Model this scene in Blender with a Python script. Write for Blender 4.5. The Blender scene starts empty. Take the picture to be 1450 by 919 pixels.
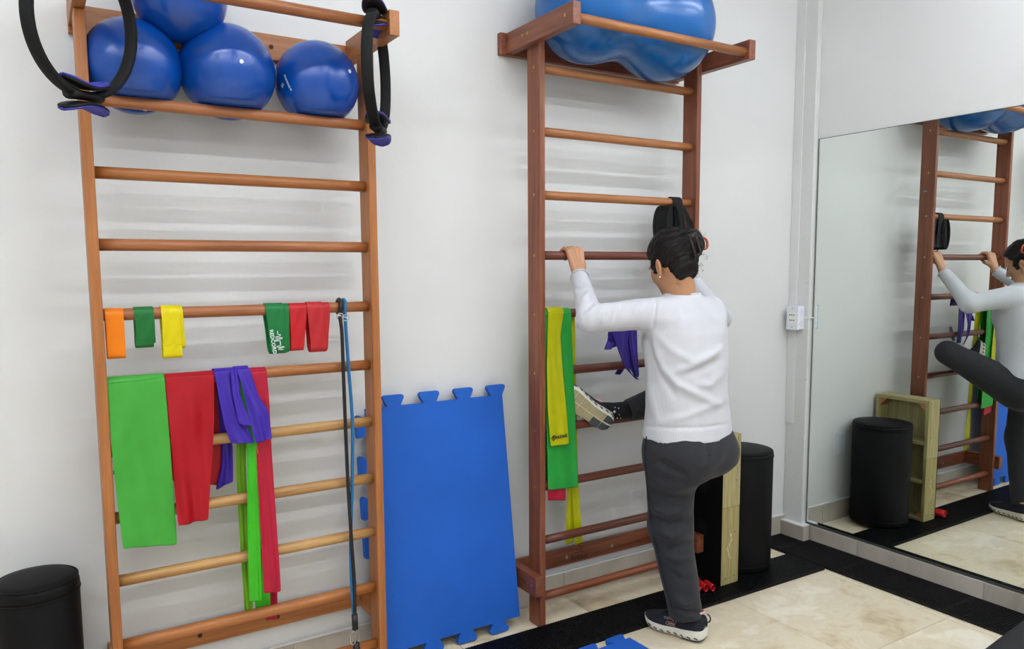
import bpy, bmesh, math, random
import numpy as np
from mathutils import Vector, Matrix
random.seed(4); np.random.seed(4)
scene = bpy.context.scene
COL = scene.collection

# ------------------------------------------------------------------ camera
IW, IH = 1450, 919
FPX, YAW, PITCH, ROLL = 1084.44, .5562, .1017, -.0058
CAM = np.array([0, -2.6659, 1.45]); PCX, PCY = 725.0, 490.17
FW = np.array([math.sin(YAW)*math.cos(PITCH), math.cos(YAW)*math.cos(PITCH), -math.sin(PITCH)])
RT = np.array([math.cos(YAW), -math.sin(YAW), 0.0]); UPV = np.cross(RT, FW)
RT, UPV = RT*math.cos(ROLL)+UPV*math.sin(ROLL), -RT*math.sin(ROLL)+UPV*math.cos(ROLL)
cd = bpy.data.cameras.new('camera'); cam = bpy.data.objects.new('camera', cd); COL.objects.link(cam)
cd.sensor_width = 36; cd.lens = 36*FPX/IW; cd.shift_y = (PCY-IH/2)/IW; cd.clip_start = .05
cam.matrix_world = Matrix(((RT[0], UPV[0], -FW[0], CAM[0]), (RT[1], UPV[1], -FW[1], CAM[1]), (RT[2], UPV[2], -FW[2], CAM[2]), (0, 0, 0, 1)))
scene.camera = cam
scene.view_settings.view_transform = 'Standard'; scene.view_settings.look = 'None'
scene.view_settings.gamma = 1; scene.view_settings.use_curve_mapping = False
scene.view_settings.exposure = 0.33
w = bpy.data.worlds.new('world'); scene.world = w; w.use_nodes = True
w.node_tree.nodes['Background'].inputs[0].default_value = (.9, .95, 1, 1)
w.node_tree.nodes['Background'].inputs[1].default_value = .3
LAMP_ROWS = [(-1.40, 3.6), (-2.25, 4.6), (-3.9, 7)]      # y of each row of ceiling tubes, watts per tube
LAMP_X = [-1.6, -.1, 1.4, 2.8]; LAMP_Z = 3.0

def at(x, y, ax, v):
    """pixel of the photograph -> point on the plane ax = v"""
    d = FW+RT*(x-PCX)/FPX-UPV*(y-PCY)/FPX
    i = 'xyz'.index(ax); return CAM+d*((v-CAM[i])/d[i])
def project(P):
    d = np.asarray(P)-CAM; z = d@FW
    return np.stack([PCX+FPX*(d@RT)/z, PCY-FPX*(d@UPV)/z], -1)

# ------------------------------------------------------------------ materials
MATS = {}
def new_mat(name):
    m = bpy.data.materials.new(name); m.use_nodes = True
    nt = m.node_tree; return m, nt, nt.nodes['Principled BSDF']
def lin(c): return tuple(((v/255)/12.92 if v/255 <= .04045 else ((v/255+.055)/1.055)**2.4) for v in c)+(1,)
def coords(nt, scale=(1, 1, 1), rand=True):
    tc = nt.nodes.new('ShaderNodeTexCoord'); mp = nt.nodes.new('ShaderNodeMapping')
    mp.inputs['Scale'].default_value = scale; nt.links.new(tc.outputs['Object'], mp.inputs[0])
    if rand:
        oi = nt.nodes.new('ShaderNodeObjectInfo'); mu = nt.nodes.new('ShaderNodeMath'); mu.operation = 'MULTIPLY'; mu.inputs[1].default_value = 37
        nt.links.new(oi.outputs['Random'], mu.inputs[0]); nt.links.new(mu.outputs[0], mp.inputs['Location'])
    return mp
def noise(nt, mp, scale, detail=4, rough=.55, dist=0):
    n = nt.nodes.new('ShaderNodeTexNoise'); n.inputs['Scale'].default_value = scale; n.inputs['Detail'].default_value = detail
    n.inputs['Roughness'].default_value = rough; n.inputs['Distortion'].default_value = dist
    nt.links.new(mp.outputs[0], n.inputs['Vector']); return n
def ramp(nt, src, stops):
    r = nt.nodes.new('ShaderNodeValToRGB'); e = r.color_ramp.elements
    while len(e) < len(stops): e.new(.5)
    for k, (p, c) in zip(e, stops): k.position = p; k.color = c
    nt.links.new(src, r.inputs[0]); return r
def bump(nt, b, src, strength, dist=.002):
    n = nt.nodes.new('ShaderNodeBump'); n.inputs['Strength'].default_value = strength; n.inputs['Distance'].default_value = dist
    nt.links.new(src, n.inputs['Height']); nt.links.new(n.outputs[0], b.inputs['Normal'])
def simple(name, rgb, rough=.5, metal=0, var=.0, vscale=8, bmp=0, bscale=60, spec=.5, sheen=0, trans=0, sss=0):
    if name in MATS: return MATS[name]
    m, nt, b = new_mat(name); c = lin(rgb)
    b.inputs['Base Color'].default_value = c; b.inputs['Roughness'].default_value = rough; b.inputs['Metallic'].default_value = metal
    b.inputs['Specular IOR Level'].default_value = spec; b.inputs['Sheen Weight'].default_value = sheen
    if sss: b.inputs['Subsurface Weight'].default_value = sss; b.inputs['Subsurface Radius'].default_value = (.01, .004, .002); b.inputs['Subsurface Scale'].default_value = .5
    if var or bmp:
        mp = coords(nt)
        if var:
            n = noise(nt, mp, vscale)
            lo = tuple(max(0, v*(1-var)) for v in c[:3])+(1,); hi = tuple(min(1, v*(1+var)) for v in c[:3])+(1,)
            r = ramp(nt, n.outputs[0], [(.3, lo), (.7, hi)]); nt.links.new(r.outputs[0], b.inputs['Base Color'])
        if bmp: n2 = noise(nt, mp, bscale, 3); bump(nt, b, n2.outputs[0], bmp)
    if trans:
        t = nt.nodes.new('ShaderNodeBsdfTranslucent'); t.inputs[0].default_value = c; ms = nt.nodes.new('ShaderNodeMixShader'); ms.inputs[0].default_value = trans
        nt.links.new(b.outputs[0], ms.inputs[1]); nt.links.new(t.outputs[0], ms.inputs[2]); nt.links.new(ms.outputs[0], nt.nodes['Material Output'].inputs[0])
    MATS[name] = m; return m
def wood(name, base, dark, axis, rough=.42, contrast=1):
    key = name+axis
    if key in MATS: return MATS[key]
    m, nt, b = new_mat(key); sc = [22, 22, 22]; sc['xyz'.index(axis)] = 1.1
    mp = coords(nt, sc); n = noise(nt, mp, 2.2, 6, .6, .6); n2 = noise(nt, mp, 9, 3, .5)
    mx = nt.nodes.new('ShaderNodeMath'); mx.operation = 'MULTIPLY_ADD'; mx.inputs[1].default_value = .35
    nt.links.new(n2.outputs[0], mx.inputs[0]); nt.links.new(n.outputs[0], mx.inputs[2])
    r = ramp(nt, mx.outputs[0], [(.45, lin(dark)), (.85, lin(base))])
    oi = nt.nodes.new('ShaderNodeObjectInfo'); mr = nt.nodes.new('ShaderNodeMapRange'); mr.inputs[3].default_value = .9; mr.inputs[4].default_value = 1.1
    nt.links.new(oi.outputs['Random'], mr.inputs[0]); hs = nt.nodes.new('ShaderNodeHueSaturation')
    nt.links.new(mr.outputs[0], hs.inputs['Value']); nt.links.new(r.outputs[0], hs.inputs['Color']); nt.links.new(hs.outputs[0], b.inputs['Base Color'])
    b.inputs['Roughness'].default_value = rough; bump(nt, b, n2.outputs[0], .12, .001)
    MATS[key] = m; return m
def wall_mat():
    m, nt, b = new_mat('white_plaster'); mp = coords(nt, rand=False)
    n = noise(nt, mp, 1.3, 5); r = ramp(nt, n.outputs[0], [(.3, lin((216, 216, 215))), (.7, lin((223, 223, 222)))])
    nt.links.new(r.outputs[0], b.inputs['Base Color']); b.inputs['Roughness'].default_value = .6; b.inputs['Specular IOR Level'].default_value = .25
    n1 = noise(nt, mp, 70, 3); n2 = noise(nt, mp, 9, 4); mx = nt.nodes.new('ShaderNodeMath'); mx.operation = 'MULTIPLY_ADD'; mx.inputs[1].default_value = 2.5
    nt.links.new(n2.outputs[0], mx.inputs[0]); nt.links.new(n1.outputs[0], mx.inputs[2]); bump(nt, b, mx.outputs[0], .10, .004); return m
def flaky_mat():
    m, nt, b = new_mat('flaking_white_paint'); mp = coords(nt, rand=False)
    n = noise(nt, mp, 45, 6, .7); r = ramp(nt, n.outputs[0], [(.25, lin((150, 148, 143))), (.36, lin((214, 214, 212)))])
    nt.links.new(r.outputs[0], b.inputs['Base Color']); b.inputs['Roughness'].default_value = .65; bump(nt, b, n.outputs[0], .5, .006); return m
def stone_mat(name, stops, scale=3.0, rough=.3, stretch=(1, 1, 1)):
    m, nt, b = new_mat(name); mp = coords(nt, stretch)
    n0 = noise(nt, mp, scale*.8, 3); ad = nt.nodes.new('ShaderNodeVectorMath'); ad.operation = 'MULTIPLY_ADD'; ad.inputs[1].default_value = (.35, .35, .35)
    nt.links.new(n0.outputs[1], ad.inputs[0]); nt.links.new(mp.outputs[0], ad.inputs[2])
    n = nt.nodes.new('ShaderNodeTexNoise'); n.inputs['Scale'].default_value = scale; n.inputs['Detail'].default_value = 9; n.inputs['Roughness'].default_value = .66
    nt.links.new(ad.outputs[0], n.inputs['Vector']); r = ramp(nt, n.outputs[0], [(p, lin(c)) for p, c in stops])
    nt.links.new(r.outputs[0], b.inputs['Base Color']); b.inputs['Roughness'].default_value = rough; b.inputs['Specular IOR Level'].default_value = .4; return m
M_WALL = wall_mat(); M_FLAKE = flaky_mat()
M_TILE = stone_mat('travertine_tile', [(.30, (184, 162, 132)), (.40, (218, 200, 168)), (.48, (232, 219, 194)), (.54, (226, 210, 182)), (.62, (239, 229, 209)), (.72, (244, 238, 224))], 3.4)
M_SKIRT = stone_mat('skirting_tile', [(.3, (158, 148, 136)), (.5, (184, 175, 163)), (.7, (202, 194, 183))], 2.2, .4, (1, 1, .4))
M_GROUT = simple('grout', (188, 178, 160), .8)
M_CEIL = simple('ceiling_paint', (235, 235, 233), .7)
M_BLACKVINYL = simple('black_vinyl', (7, 7, 10), .55, bmp=.15, bscale=120, spec=.18)
M_BLACKPLASTIC = simple('black_plastic', (11, 11, 14), .55, spec=.3)
M_GRATE = simple('black_grate_plastic', (9, 9, 13), .5, spec=.35)
M_FOAMBLACK = simple('black_foam', (14, 14, 16), .75, spec=.3)
M_STEEL = simple('steel', (190, 190, 188), .3, 1)
M_BRASS = simple('brass_screw', (186, 160, 96), .35, 1)
M_DARKPLUG = simple('dark_plug', (58, 28, 22), .7)
M_WHITEPL = simple('white_plastic', (226, 228, 236), .4)
M_BLUEMAT = simple('blue_foam', (30, 94, 190), .62, var=.06, vscale=5, bmp=.25, bscale=220, spec=.3)
M_PRINTW = simple('white_print', (222, 226, 232), .5); M_PRINTK = simple('dark_print', (26, 30, 16), .6); M_BURN = simple('burnt_wood_print', (62, 34, 20), .7)
M_BALL = simple('blue_ball_vinyl', (2, 70, 160), .24, var=.06, vscale=4, spec=.6)
M_PEANUT = simple('blue_peanut_vinyl', (3, 92, 166), .22, var=.08, vscale=6, bmp=.03, bscale=14, spec=.6)
M_RINGPAD = simple('violet_blue_pad', (48, 50, 150), .55)

# ------------------------------------------------------------------ mesh helpers
WLOC = {}
def link(o, loc, parent):
    COL.objects.link(o); loc = Vector(loc); WLOC[o] = loc
    if parent: o.parent = parent; o.location = loc-WLOC[parent]
    else: o.location = loc
    return o
def tag(o, label=None, cat=None, group=None, kind=None):
    if label: o['label'] = label
    if cat: o['category'] = cat
    if group: o['group'] = group
    if kind: o['kind'] = kind
    return o
def thing(name, loc, label, cat, group=None):
    o = bpy.data.objects.new(name, None); o.empty_display_size = .05
    return tag(link(o, loc, None), label, cat, group)
class MB:
    def __init__(s): s.v = []; s.f = []
    def add(s, v, f):
        n = len(s.v); s.v += [tuple(map(float, p)) for p in v]; s.f += [tuple(i+n for i in q) for q in f]; return s
    def box(s, x0, x1, y0, y1, z0, z1):
        return s.add([(x, y, z) for x in (x0, x1) for y in (y0, y1) for z in (z0, z1)],
                     [(0, 1, 3, 2), (4, 6, 7, 5), (0, 4, 5, 1), (2, 3, 7, 6), (0, 2, 6, 4), (1, 5, 7, 3)])
    def tube(s, path, r, n=10, closed=False, ry=None, up=None):
        P = np.array(path, float); m = len(P); rs = np.broadcast_to(np.array(r, float), (m,)); v = []
        T = (np.roll(P, -1, 0)-np.roll(P, 1, 0)) if closed else np.gradient(P, axis=0)
        T /= np.linalg.norm(T, axis=1)[:, None]+1e-12
        u = np.array(up if up is not None else ((0, 0, 1) if abs(T[0][2]) < .9 else (1, 0, 0)), float)
        for i in range(m):
            u = np.array(up, float) if up is not None else u
            u = u-T[i]*(u@T[i]); u /= np.linalg.norm(u)+1e-12; b = np.cross(T[i], u)
            for k in range(n):
                a = 2*math.pi*k/n; v.append(P[i]+u*rs[i]*math.cos(a)+b*(rs[i] if ry is None else ry)*math.sin(a))
        f = [(i*n+k, i*n+(k+1) % n, ((i+1) % m)*n+(k+1) % n, ((i+1) % m)*n+k) for i in range(m if closed else m-1) for k in range(n)]
        if not closed: f += [tuple(reversed(range(n))), tuple((m-1)*n+k for k in range(n))]
        return s.add(v, f)
    def lathe(s, prof, c, n=40):
        v = []; m = len(prof)
        for r, z in prof:
            for k in range(n): a = 2*math.pi*k/n; v.append((c[0]+r*math.cos(a), c[1]+r*math.sin(a), c[2]+z))
        f = [(i*n+k, i*n+(k+1) % n, (i+1)*n+(k+1) % n, (i+1)*n+k) for i in range(m-1) for k in range(n)]
        f += [tuple(reversed(range(n))), tuple((m-1)*n+k for k in range(n))]
        return s.add(v, f)
    def grid(s, G, closed_u=False):
        G = np.array(G, float); m, n = G.shape[:2]
        return s.add(G.reshape(-1, 3), [(i*n+j, i*n+j+1, ((i+1) % m)*n+j+1, ((i+1) % m)*n+j) for i in range(m if closed_u else m-1) for j in range(n-1)])
    def build(s, name, mat, parent=None, smooth=False, bevel=0, solid=0, sub=0, origin=None, seg=2):
        V = np.array(s.v); c = (V.min(0)+V.max(0))/2 if origin is None else np.array(origin)
        me = bpy.data.meshes.new(name); me.from_pydata([tuple(p) for p in V-c], [], s.f); me.update()
        bm = bmesh.new(); bm.from_mesh(me); bmesh.ops.recalc_face_normals(bm, faces=bm.faces); bm.to_mesh(me); bm.free()
        if smooth: me.polygons.foreach_set('use_smooth', [True]*len(me.polygons))
        me.materials.append(mat); o = bpy.data.objects.new(name, me); link(o, c, parent)
        if solid: md = o.modifiers.new('thickness', 'SOLIDIFY'); md.thickness = solid; md.offset = 0
        if sub: md = o.modifiers.new('subdivision', 'SUBSURF'); md.levels = sub; md.render_levels = sub
        if bevel: md = o.modifiers.new('bevel', 'BEVEL'); md.width = bevel; md.segments = seg; md.limit_method = 'ANGLE'
        return o
def dup(o, loc, parent=None):
    c = o.copy(); c.parent = None; link(c, loc, parent); return c
def box(name, x0, x1, y0, y1, z0, z1, mat, parent=None, bevel=.002): return MB().box(x0, x1, y0, y1, z0, z1).build(name, mat, parent, bevel=bevel)
def disc(name, c, axis, r, h, mat, parent, n=14):
    a = np.array(axis, float); a /= np.linalg.norm(a); c = np.array(c, float)
    return MB().tube([c-a*h/2, c+a*h/2], r, n).build(name, mat, parent)
def struct(o, label=None, cat=None): return tag(o, label, cat, kind='structure')
def text_verts(s, size, bold=0):
    cu = bpy.data.curves.new('print', 'FONT'); cu.body = s; cu.size = size; cu.align_x = 'CENTER'; cu.align_y = 'CENTER'; cu.resolution_u = 2; cu.offset = bold
    o = bpy.data.objects.new('print', cu); COL.objects.link(o)
    me = bpy.data.meshes.new_from_object(o.evaluated_get(bpy.context.evaluated_depsgraph_get()))
    V = [tuple(v.co) for v in me.vertices]; F = [tuple(p.vertices) for p in me.polygons]
    bpy.data.objects.remove(o); bpy.data.curves.remove(cu); bpy.data.meshes.remove(me); return V, F
def stroke_verts(lines, wd):
    """flat strips along polylines (logo line art), in the xy plane"""
    V = []; F = []
    for ln in lines:
        L = np.array(ln, float)
        for a, b in zip(L[:-1], L[1:]):
            d = b-a; d /= np.linalg.norm(d)+1e-9; n = np.array([-d[1], d[0]])*wd/2; e = d*wd*.4; k = len(V)
            V += [(*(a-e+n), 0), (*(a-e-n), 0), (*(b+e-n), 0), (*(b+e+n), 0)]; F.append((k, k+1, k+2, k+3))
    return V, F
def place_print(name, VF, mat, parent, fn):
    return MB().add([fn(*p[:2]) for p in VF[0]], VF[1]).build(name, mat, parent)

# ------------------------------------------------------------------ the room
XR, XL, YB, ZC = 3.418, -2.3, -5.4, 3.06
fl = struct(box('floor', XL, XR, YB, 0, -.12, -.006, M_GROUT, bevel=0))
XJ, YJ, TS = 2.515, -1.035, .6
tile_me = {}
def cut(a0, step, lo, hi):
    k = math.floor((lo-a0)/step); out = []
    while a0+k*step < hi-1e-6: out.append((max(lo, a0+k*step), min(hi, a0+(k+1)*step))); k += 1
    return [q for q in out if q[1]-q[0] > .01]
for a, b in cut(XJ, TS, XL, XR):
    for c, d in cut(YJ, TS, YB, 0):
        key = (round(b-a, 3), round(d-c, 3))
        ctr = ((a+b)/2, (c+d)/2, -.005)
        if key in tile_me: dup(tile_me[key], ctr, fl)
        else: tile_me[key] = box('floor_tile', a+.0012, b-.0012, c+.0012, d-.0012, -.01, 0, M_TILE, fl, .001)
wb = struct(box('wall_back', XL-.12, XR+.12, 0, .12, -.1, ZC, M_WALL, bevel=0))
struct(box('wall_right', XR, XR+.12, YB, 0, -.1, ZC, M_WALL, bevel=0))
struct(box('wall_left', XL-.12, XL, YB, 0, -.1, ZC, M_WALL, bevel=0))
struct(box('wall_rear', XL-.12, XR+.12, YB-.12, YB, -.1, ZC, M_WALL, bevel=0))
struct(box('ceiling', XL-.12, XR+.12, YB-.12, .12, ZC, ZC+.1, M_CEIL, bevel=0))
# corner pillar with flaking paint, cable trunking on it
struct(box('trim_1', 3.385, XR, -.122, 0, 0, ZC, M_FLAKE, bevel=.004))
struct(box('trim_2', 3.378, 3.385, -.052, -.001, .62, ZC, M_WALL, bevel=.001))
# skirting tiles
bb = struct(box('baseboard_back', XL, 3.384, -.008, 0, 0, .108, M_GROUT, bevel=0))
box('plaster_ledge', XL, 3.384, -.013, 0, .108, .116, M_WALL, bb, .003)
for a, b in cut(XJ, TS, XL, 3.382): box('skirting_tile', a+.001, b-.001, -.013, -.004, 0, .108, M_SKIRT, bb, .001)
br = struct(box('baseboard_right', 3.408, XR, YB, -.13, 0, .09, M_GROUT, bevel=0))
for a, b in cut(YJ, TS, YB, -.165): box('skirting_tile', 3.402, 3.412, a+.001, b-.001, 0, .09, M_SKIRT, br, .001)
box('skirting_tile', 3.352, 3.362, -.157, -.012, 0, .086, M_SKIRT, br, .001)
box('skirting_tile', 3.363, 3.402, -.157, -.147, 0, .086, M_SKIRT, br, .001)
box('plaster_ledge', 3.354, 3.41, -.155, -.005, .086, .092, M_WALL, br, .003)
# mirror
gm, nt, b = new_mat('mirror_silver'); b.inputs['Base Color'].default_value = (.82, .86, .83, 1); b.inputs['Metallic'].default_value = 1; b.inputs['Roughness'].default_value = 0.0
M_EDGE = simple('mirror_dark_edge', (58, 66, 64), .3)
mr = thing('wall_mirror', (3.413, -1.9, .1), 'large frameless wall mirror with dark glass edge on the right wall', 'mirror')
box('glass', 3.413, 3.4175, -3.9, -.1315, .1005, 2.088, gm, mr, 0)
box('bottom_rail', 3.4085, 3.4176, -3.9, -.1305, .0935, .1003, M_EDGE, mr, .001)
box('side_edge', 3.4115, 3.4176, -.1315, -.1285, .1005, 2.088, M_EDGE, mr, 0)
box('top_edge', 3.4125, 3.4176, -3.9, -.1285, 2.088, 2.0905, M_EDGE, mr, 0)
# ceiling tubes
tube_me = None
M_TUBE, nt, b = new_mat('lit_tube'); b.inputs['Emission Color'].default_value = (.88, .94, 1, 1); b.inputs['Emission Strength'].default_value = 24.0; b.inputs['Base Color'].default_value = (.9, .9, .9, 1)
k = 0
for ry, rw in LAMP_ROWS:
    for lx in LAMP_X:
        ln = ['nearest the back wall', 'in the middle row', 'in the rear row'][[q[0] for q in LAMP_ROWS].index(ry)]
        pn = ['far left', 'second from the left', 'third from the left', 'closest to the mirror'][LAMP_X.index(lx)]
        t = thing('ceiling_light', (lx, ry, ZC), f'white tube ceiling light {ln}, {pn}', 'ceiling light', 'ceiling tube lights')
        box('housing', lx-.6, lx+.6, ry-.04, ry+.04, ZC-.04, ZC-.001, M_WHITEPL, t, .003)
        MB().tube([(lx-.57, ry, LAMP_Z), (lx+.57, ry, LAMP_Z)], .013, 10).build('tube', M_TUBE, t, True)
        for sx in (-1, 1): box('tube_holder', lx+sx*.585-.012, lx+sx*.585+.012, ry-.016, ry+.016, LAMP_Z-.016, ZC-.041, M_WHITEPL, t, .002)
        ld = bpy.data.lights.new('tube_glow', 'AREA'); ld.shape = 'RECTANGLE'; ld.size = 1.14; ld.size_y = .05; ld.energy = rw; ld.color = (.88, .94, 1)
        lo = bpy.data.objects.new('tube_glow', ld); link(lo, (lx, ry, LAMP_Z-.02), t)
# socket box on the pillar
sb = thing('socket_box', (3.385, -.06, 1.13), 'white surface-mounted double socket box on the corner pillar', 'socket')
box('box_body', 3.335, 3.384, -.098, -.03, 1.125, 1.245, M_WHITEPL, sb, .003)
fp = box('face_plate', 3.330, 3.3348, -.100, -.028, 1.122, 1.248, M_WHITEPL, sb, .002)
ins = box('socket_insert', 3.3275, 3.3299, -.084, -.044, 1.157, 1.213, simple('cream_plastic', (238, 236, 228), .4), fp, .002)
for z in (1.172, 1.199):
    for dy in (-.012, 0, .012): disc('pin_hole', (3.3272, -.064+dy, z), (1, 0, 0), .0035, .0008, M_BLACKPLASTIC, fp, 10)
for z in (1.137, 1.233): disc('screw', (3.3294, -.064, z), (1, 0, 0), .004, .0014, M_STEEL, fp, 10)
for z in (1.155, 1.215): disc('knockout', (3.36, -.0985, z), (0, 1, 0), .016, .0014, simple('pale_plastic', (216, 219, 232), .45), sb, 20)
MB().tube([(3.38, -.1, 1.185), (3.396, -.128, 1.185), (3.409, -.135, 1.185)], .0035, 8).build('cable_stub', simple('cream_plastic', (238, 236, 228), .4), sb)
# blank wall plate behind the roller
wp = thing('wall_plate', (2.96, 0, .44), 'white rounded blanking plate low on the back wall behind the black roller', 'wall plate')
box('plate', 2.918, 3.0, -.008, -.001, .378, .5, M_WHITEPL, wp, .003)
for z in (.395, .483): disc('screw', (2.959, -.0086, z), (0, 1, 0), .004, .0014, M_STEEL, wp, 10)

# ------------------------------------------------------------------ wall bar ladders
LY0, LY1, LYR = -.126, -.211, -.173
def ladder(label, x0, x1, th, ztop, rungs, wpost, wrung, shelf, zb, brackets):
    r = thing('wall_bar_ladder', ((x0+x1)/2, LYR, 0), label, 'wall bars', 'wall bar ladders')
    for sx, xa, xb in ((-1, x0-th, x0), (1, x1, x1+th)):
        p = box('post', xa, xb, LY1, LY0, 0, ztop, wood(*wpost, 'z'), r, .003)
        for k, z in enumerate(rungs):
            xs = xa-.0006 if sx < 0 else xb+.0006
            disc('screw', (xs, LYR, z), (1, 0, 0), .005, .0016, M_BRASS, p, 10)
    proto = {}
    for z, wn in zip(rungs, wrung):
        if wn[0] not in proto: proto[wn[0]] = MB().tube([(x0+.0005, LYR, z)]+[(x0+(x1-x0)*q/6, LYR, z) for q in range(1, 6)]+[(x1-.0005, LYR, z)], .0175, 18, up=(0, 0, 1)).build('rung', wood(*wn, 'x'), r, True)
        else: dup(proto[wn[0]], ((x0+x1)/2, LYR, z), r)
    # boards on the wall
    tb = box('top_board', shelf['bx0'], shelf['bx1'], -.026, -.0005, shelf['z0'], shelf['z1'], wood(*wpost, 'x'), r, .002)
    bo = box('bottom_board', brackets['bx0'], brackets['bx1'], -.026, -.0135, zb[0], zb[1], wood(*wpost, 'x'), r, .002)
    for q in (.3, .62):
        disc('plug', (x0+(x1-x0)*q, -.0265, (zb[0]+zb[1])/2-.005), (0, 1, 0), .0075, .002, brackets['plug'], bo)
        disc('plug', (x0+(x1-x0)*q+.05, -.0265, (shelf['z0']+shelf['z1'])/2), (0, 1, 0), .0075, .002, brackets['plug'], tb)
    # lower brackets and shelf arms
    for sx in (-1, 1):
        xa, xb = brackets['xs'][sx]
        bk = box('bracket', xa, xb, brackets['yf'], -.0265, zb[0]-.002, zb[1]+.001, wood(*wpost, 'y'), r, .002)
        if brackets['yf'] < LY1:
            for dy in (-.205, -.178): disc('bolt', (xa-.001 if sx < 0 else xb+.001, dy, (zb[0]+zb[1])/2), (1, 0, 0), .006, .003, M_STEEL, bk)
        xa, xb = shelf['xs'][sx]
        ar = box('shelf_arm', xa, xb, shelf['yf'], -.0265, shelf['az0'], shelf['az1'], wood(*wpost, 'y'), r, .002)
        for dy in (-.15, -.185, shelf['yf']+.045): disc('bolt', (xa-.001 if sx < 0 else xb+.001, dy, (shelf['az0']+shelf['az1'])/2), (1, 0, 0), .006, .003, M_BRASS, ar)
    MB().tube([(shelf['xs'][-1][1]+.0005, shelf['by'], shelf['bz']), (shelf['xs'][1][0]-.0005, shelf['by'], shelf['bz'])], .0175, 18).build('shelf_bar', wood(*wrung[0], 'x'), r, True)
    return r, bo, tb
W_OAK = ('honey_oak', (176, 112, 58), (146, 84, 40)); W_ASH = ('pale_ash', (190, 148, 92), (150, 106, 60)); W_OAKR = ('reddish_oak', (168, 106, 64), (132, 76, 42))
W_CHERRY = ('red_cherry', (142, 82, 54), (100, 50, 33)); W_CHL = ('light_cherry', (174, 116, 70), (138, 82, 46)); W_CHD = ('dark_cherry', (116, 60, 42), (80, 38, 26)); W_CHM = ('orange_cherry', (152, 82, 48), (112, 56, 32))
L0, L1, LT = .162, .967, .0285
LR = [1.928, 1.726, 1.523, 1.322, 1.12, .922, .72, .527, .325, .114]
ladL, lbo, ltb = ladder('honey-coloured wall bars on the left holding four small blue balls on top', L0, L1, LT, 2.16, LR, W_OAK,
    [W_OAKR, W_OAK, W_OAKR, W_OAKR, W_OAK, W_ASH, W_ASH, W_ASH, W_OAK, W_OAK],
    dict(bx0=.128, bx1=.998, z0=2.14, z1=2.222, xs={-1: (.128, .162), 1: (.967, 1.0)}, yf=-.415, az0=2.161, az1=2.236, by=-.385, bz=2.196), (.196, .276),
    dict(bx0=.13, bx1=.9655, xs={-1: (L0-LT, L0), 1: (L1, L1+LT)}, yf=LY0, plug=M_DARKPLUG))
R0, R1, RTH = 1.68, 2.474, .026
RR = [2.205, 1.97, 1.73, 1.498, 1.268, 1.037, .807, .578, .35, .114]
ladR, rbo, rtb = ladder('reddish-brown wall bars on the right holding a big blue peanut ball', R0, R1, RTH, 2.36, RR, W_CHERRY,
    [W_CHL, W_CHL, W_CHL, W_CHD, W_CHD, W_CHD, W_CHD, W_CHD, W_CHD, W_CHM],
    dict(bx0=1.597, bx1=2.545, z0=2.28, z1=2.363, xs={-1: (R0-RTH-.034, R0-RTH-.0005), 1: (R1+RTH+.0005, R1+RTH+.036)}, yf=-.468, az0=2.284, az1=2.36, by=-.44, bz=2.315), (.15, .228),
    dict(bx0=1.603, bx1=2.55, xs={-1: (R0-RTH-.04, R0-RTH-.0005), 1: (R1+RTH+.0005, R1+RTH+.04)}, yf=-.237, plug=M_STEEL))
# burnt maker's mark on the lower board, small plate on the right post
def on_board(x, y): return (1.985+x, -.0268, .188+y)
place_print('maker_mark', text_verts('Arktus', .034, .0006), M_BURN, rbo, lambda x, y: on_board(x, y-.016))
place_print('maker_emblem', stroke_verts([[(-.014, .024), (0, .010), (.014, .024), (0, .038), (-.014, .024)], [(-.022, .007), (-.006, .006)], [(.006, .006), (.022, .007)]], .0028), M_BURN, rbo, on_board)
pl = box('maker_plate', R1+RTH, R1+RTH+.0012, -.172, -.148, 1.862, 1.876, simple('grey_plate', (86, 90, 104), .4), ladR, 0)
place_print('maker_mark', text_verts('ARKTUS', .0065), M_PRINTW, pl, lambda x, y: (R1+RTH+.0016, -.16+x, 1.869+y))

# ------------------------------------------------------------------ balls
def uv_sphere(c, r, nu=48, nv=28):
    mb = MB(); v = [(0, 0, 1)]
    for i in range(1, nv):
        for k in range(nu): a = math.pi*i/nv; bb_ = 2*math.pi*k/nu; v.append((math.sin(a)*math.cos(bb_), math.sin(a)*math.sin(bb_), math.cos(a)))
    v.append((0, 0, -1)); f = [(0, 1+k, 1+(k+1) % nu) for k in range(nu)]
    for i in range(nv-2): f += [(1+i*nu+k, 1+(i+1)*nu+k, 1+(i+1)*nu+(k+1) % nu, 1+i*nu+(k+1) % nu) for k in range(nu)]
    e = len(v)-1; f += [(e, e-nu+(k+1) % nu, e-nu+k) for k in range(nu)]
    return np.array(v)*r+np.array(c), f
def dent(V, cyl, wall=None):
    for (y, z, r) in cyl:
        d = V[:, 1:]-np.array([y, z]); n = np.linalg.norm(d, axis=1); k = n < r
        V[k, 1:] = np.array([y, z])+d[k]/n[k][:, None]*r
    if wall is not None: V[:, 1] = np.minimum(V[:, 1], wall)
    return V
def sph_dir(c, px):
    """direction from ball centre to the ball point seen at a pixel"""
    d = FW+RT*(px[0]-PCX)/FPX-UPV*(px[1]-PCY)/FPX; d = d/np.linalg.norm(d); oc = CAM-np.array(c[:3]); r = c[3]
    bq = oc@d; t = -bq-math.sqrt(max(0, bq*bq-(oc@oc-r*r))); return (oc+d*t)/r
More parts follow.
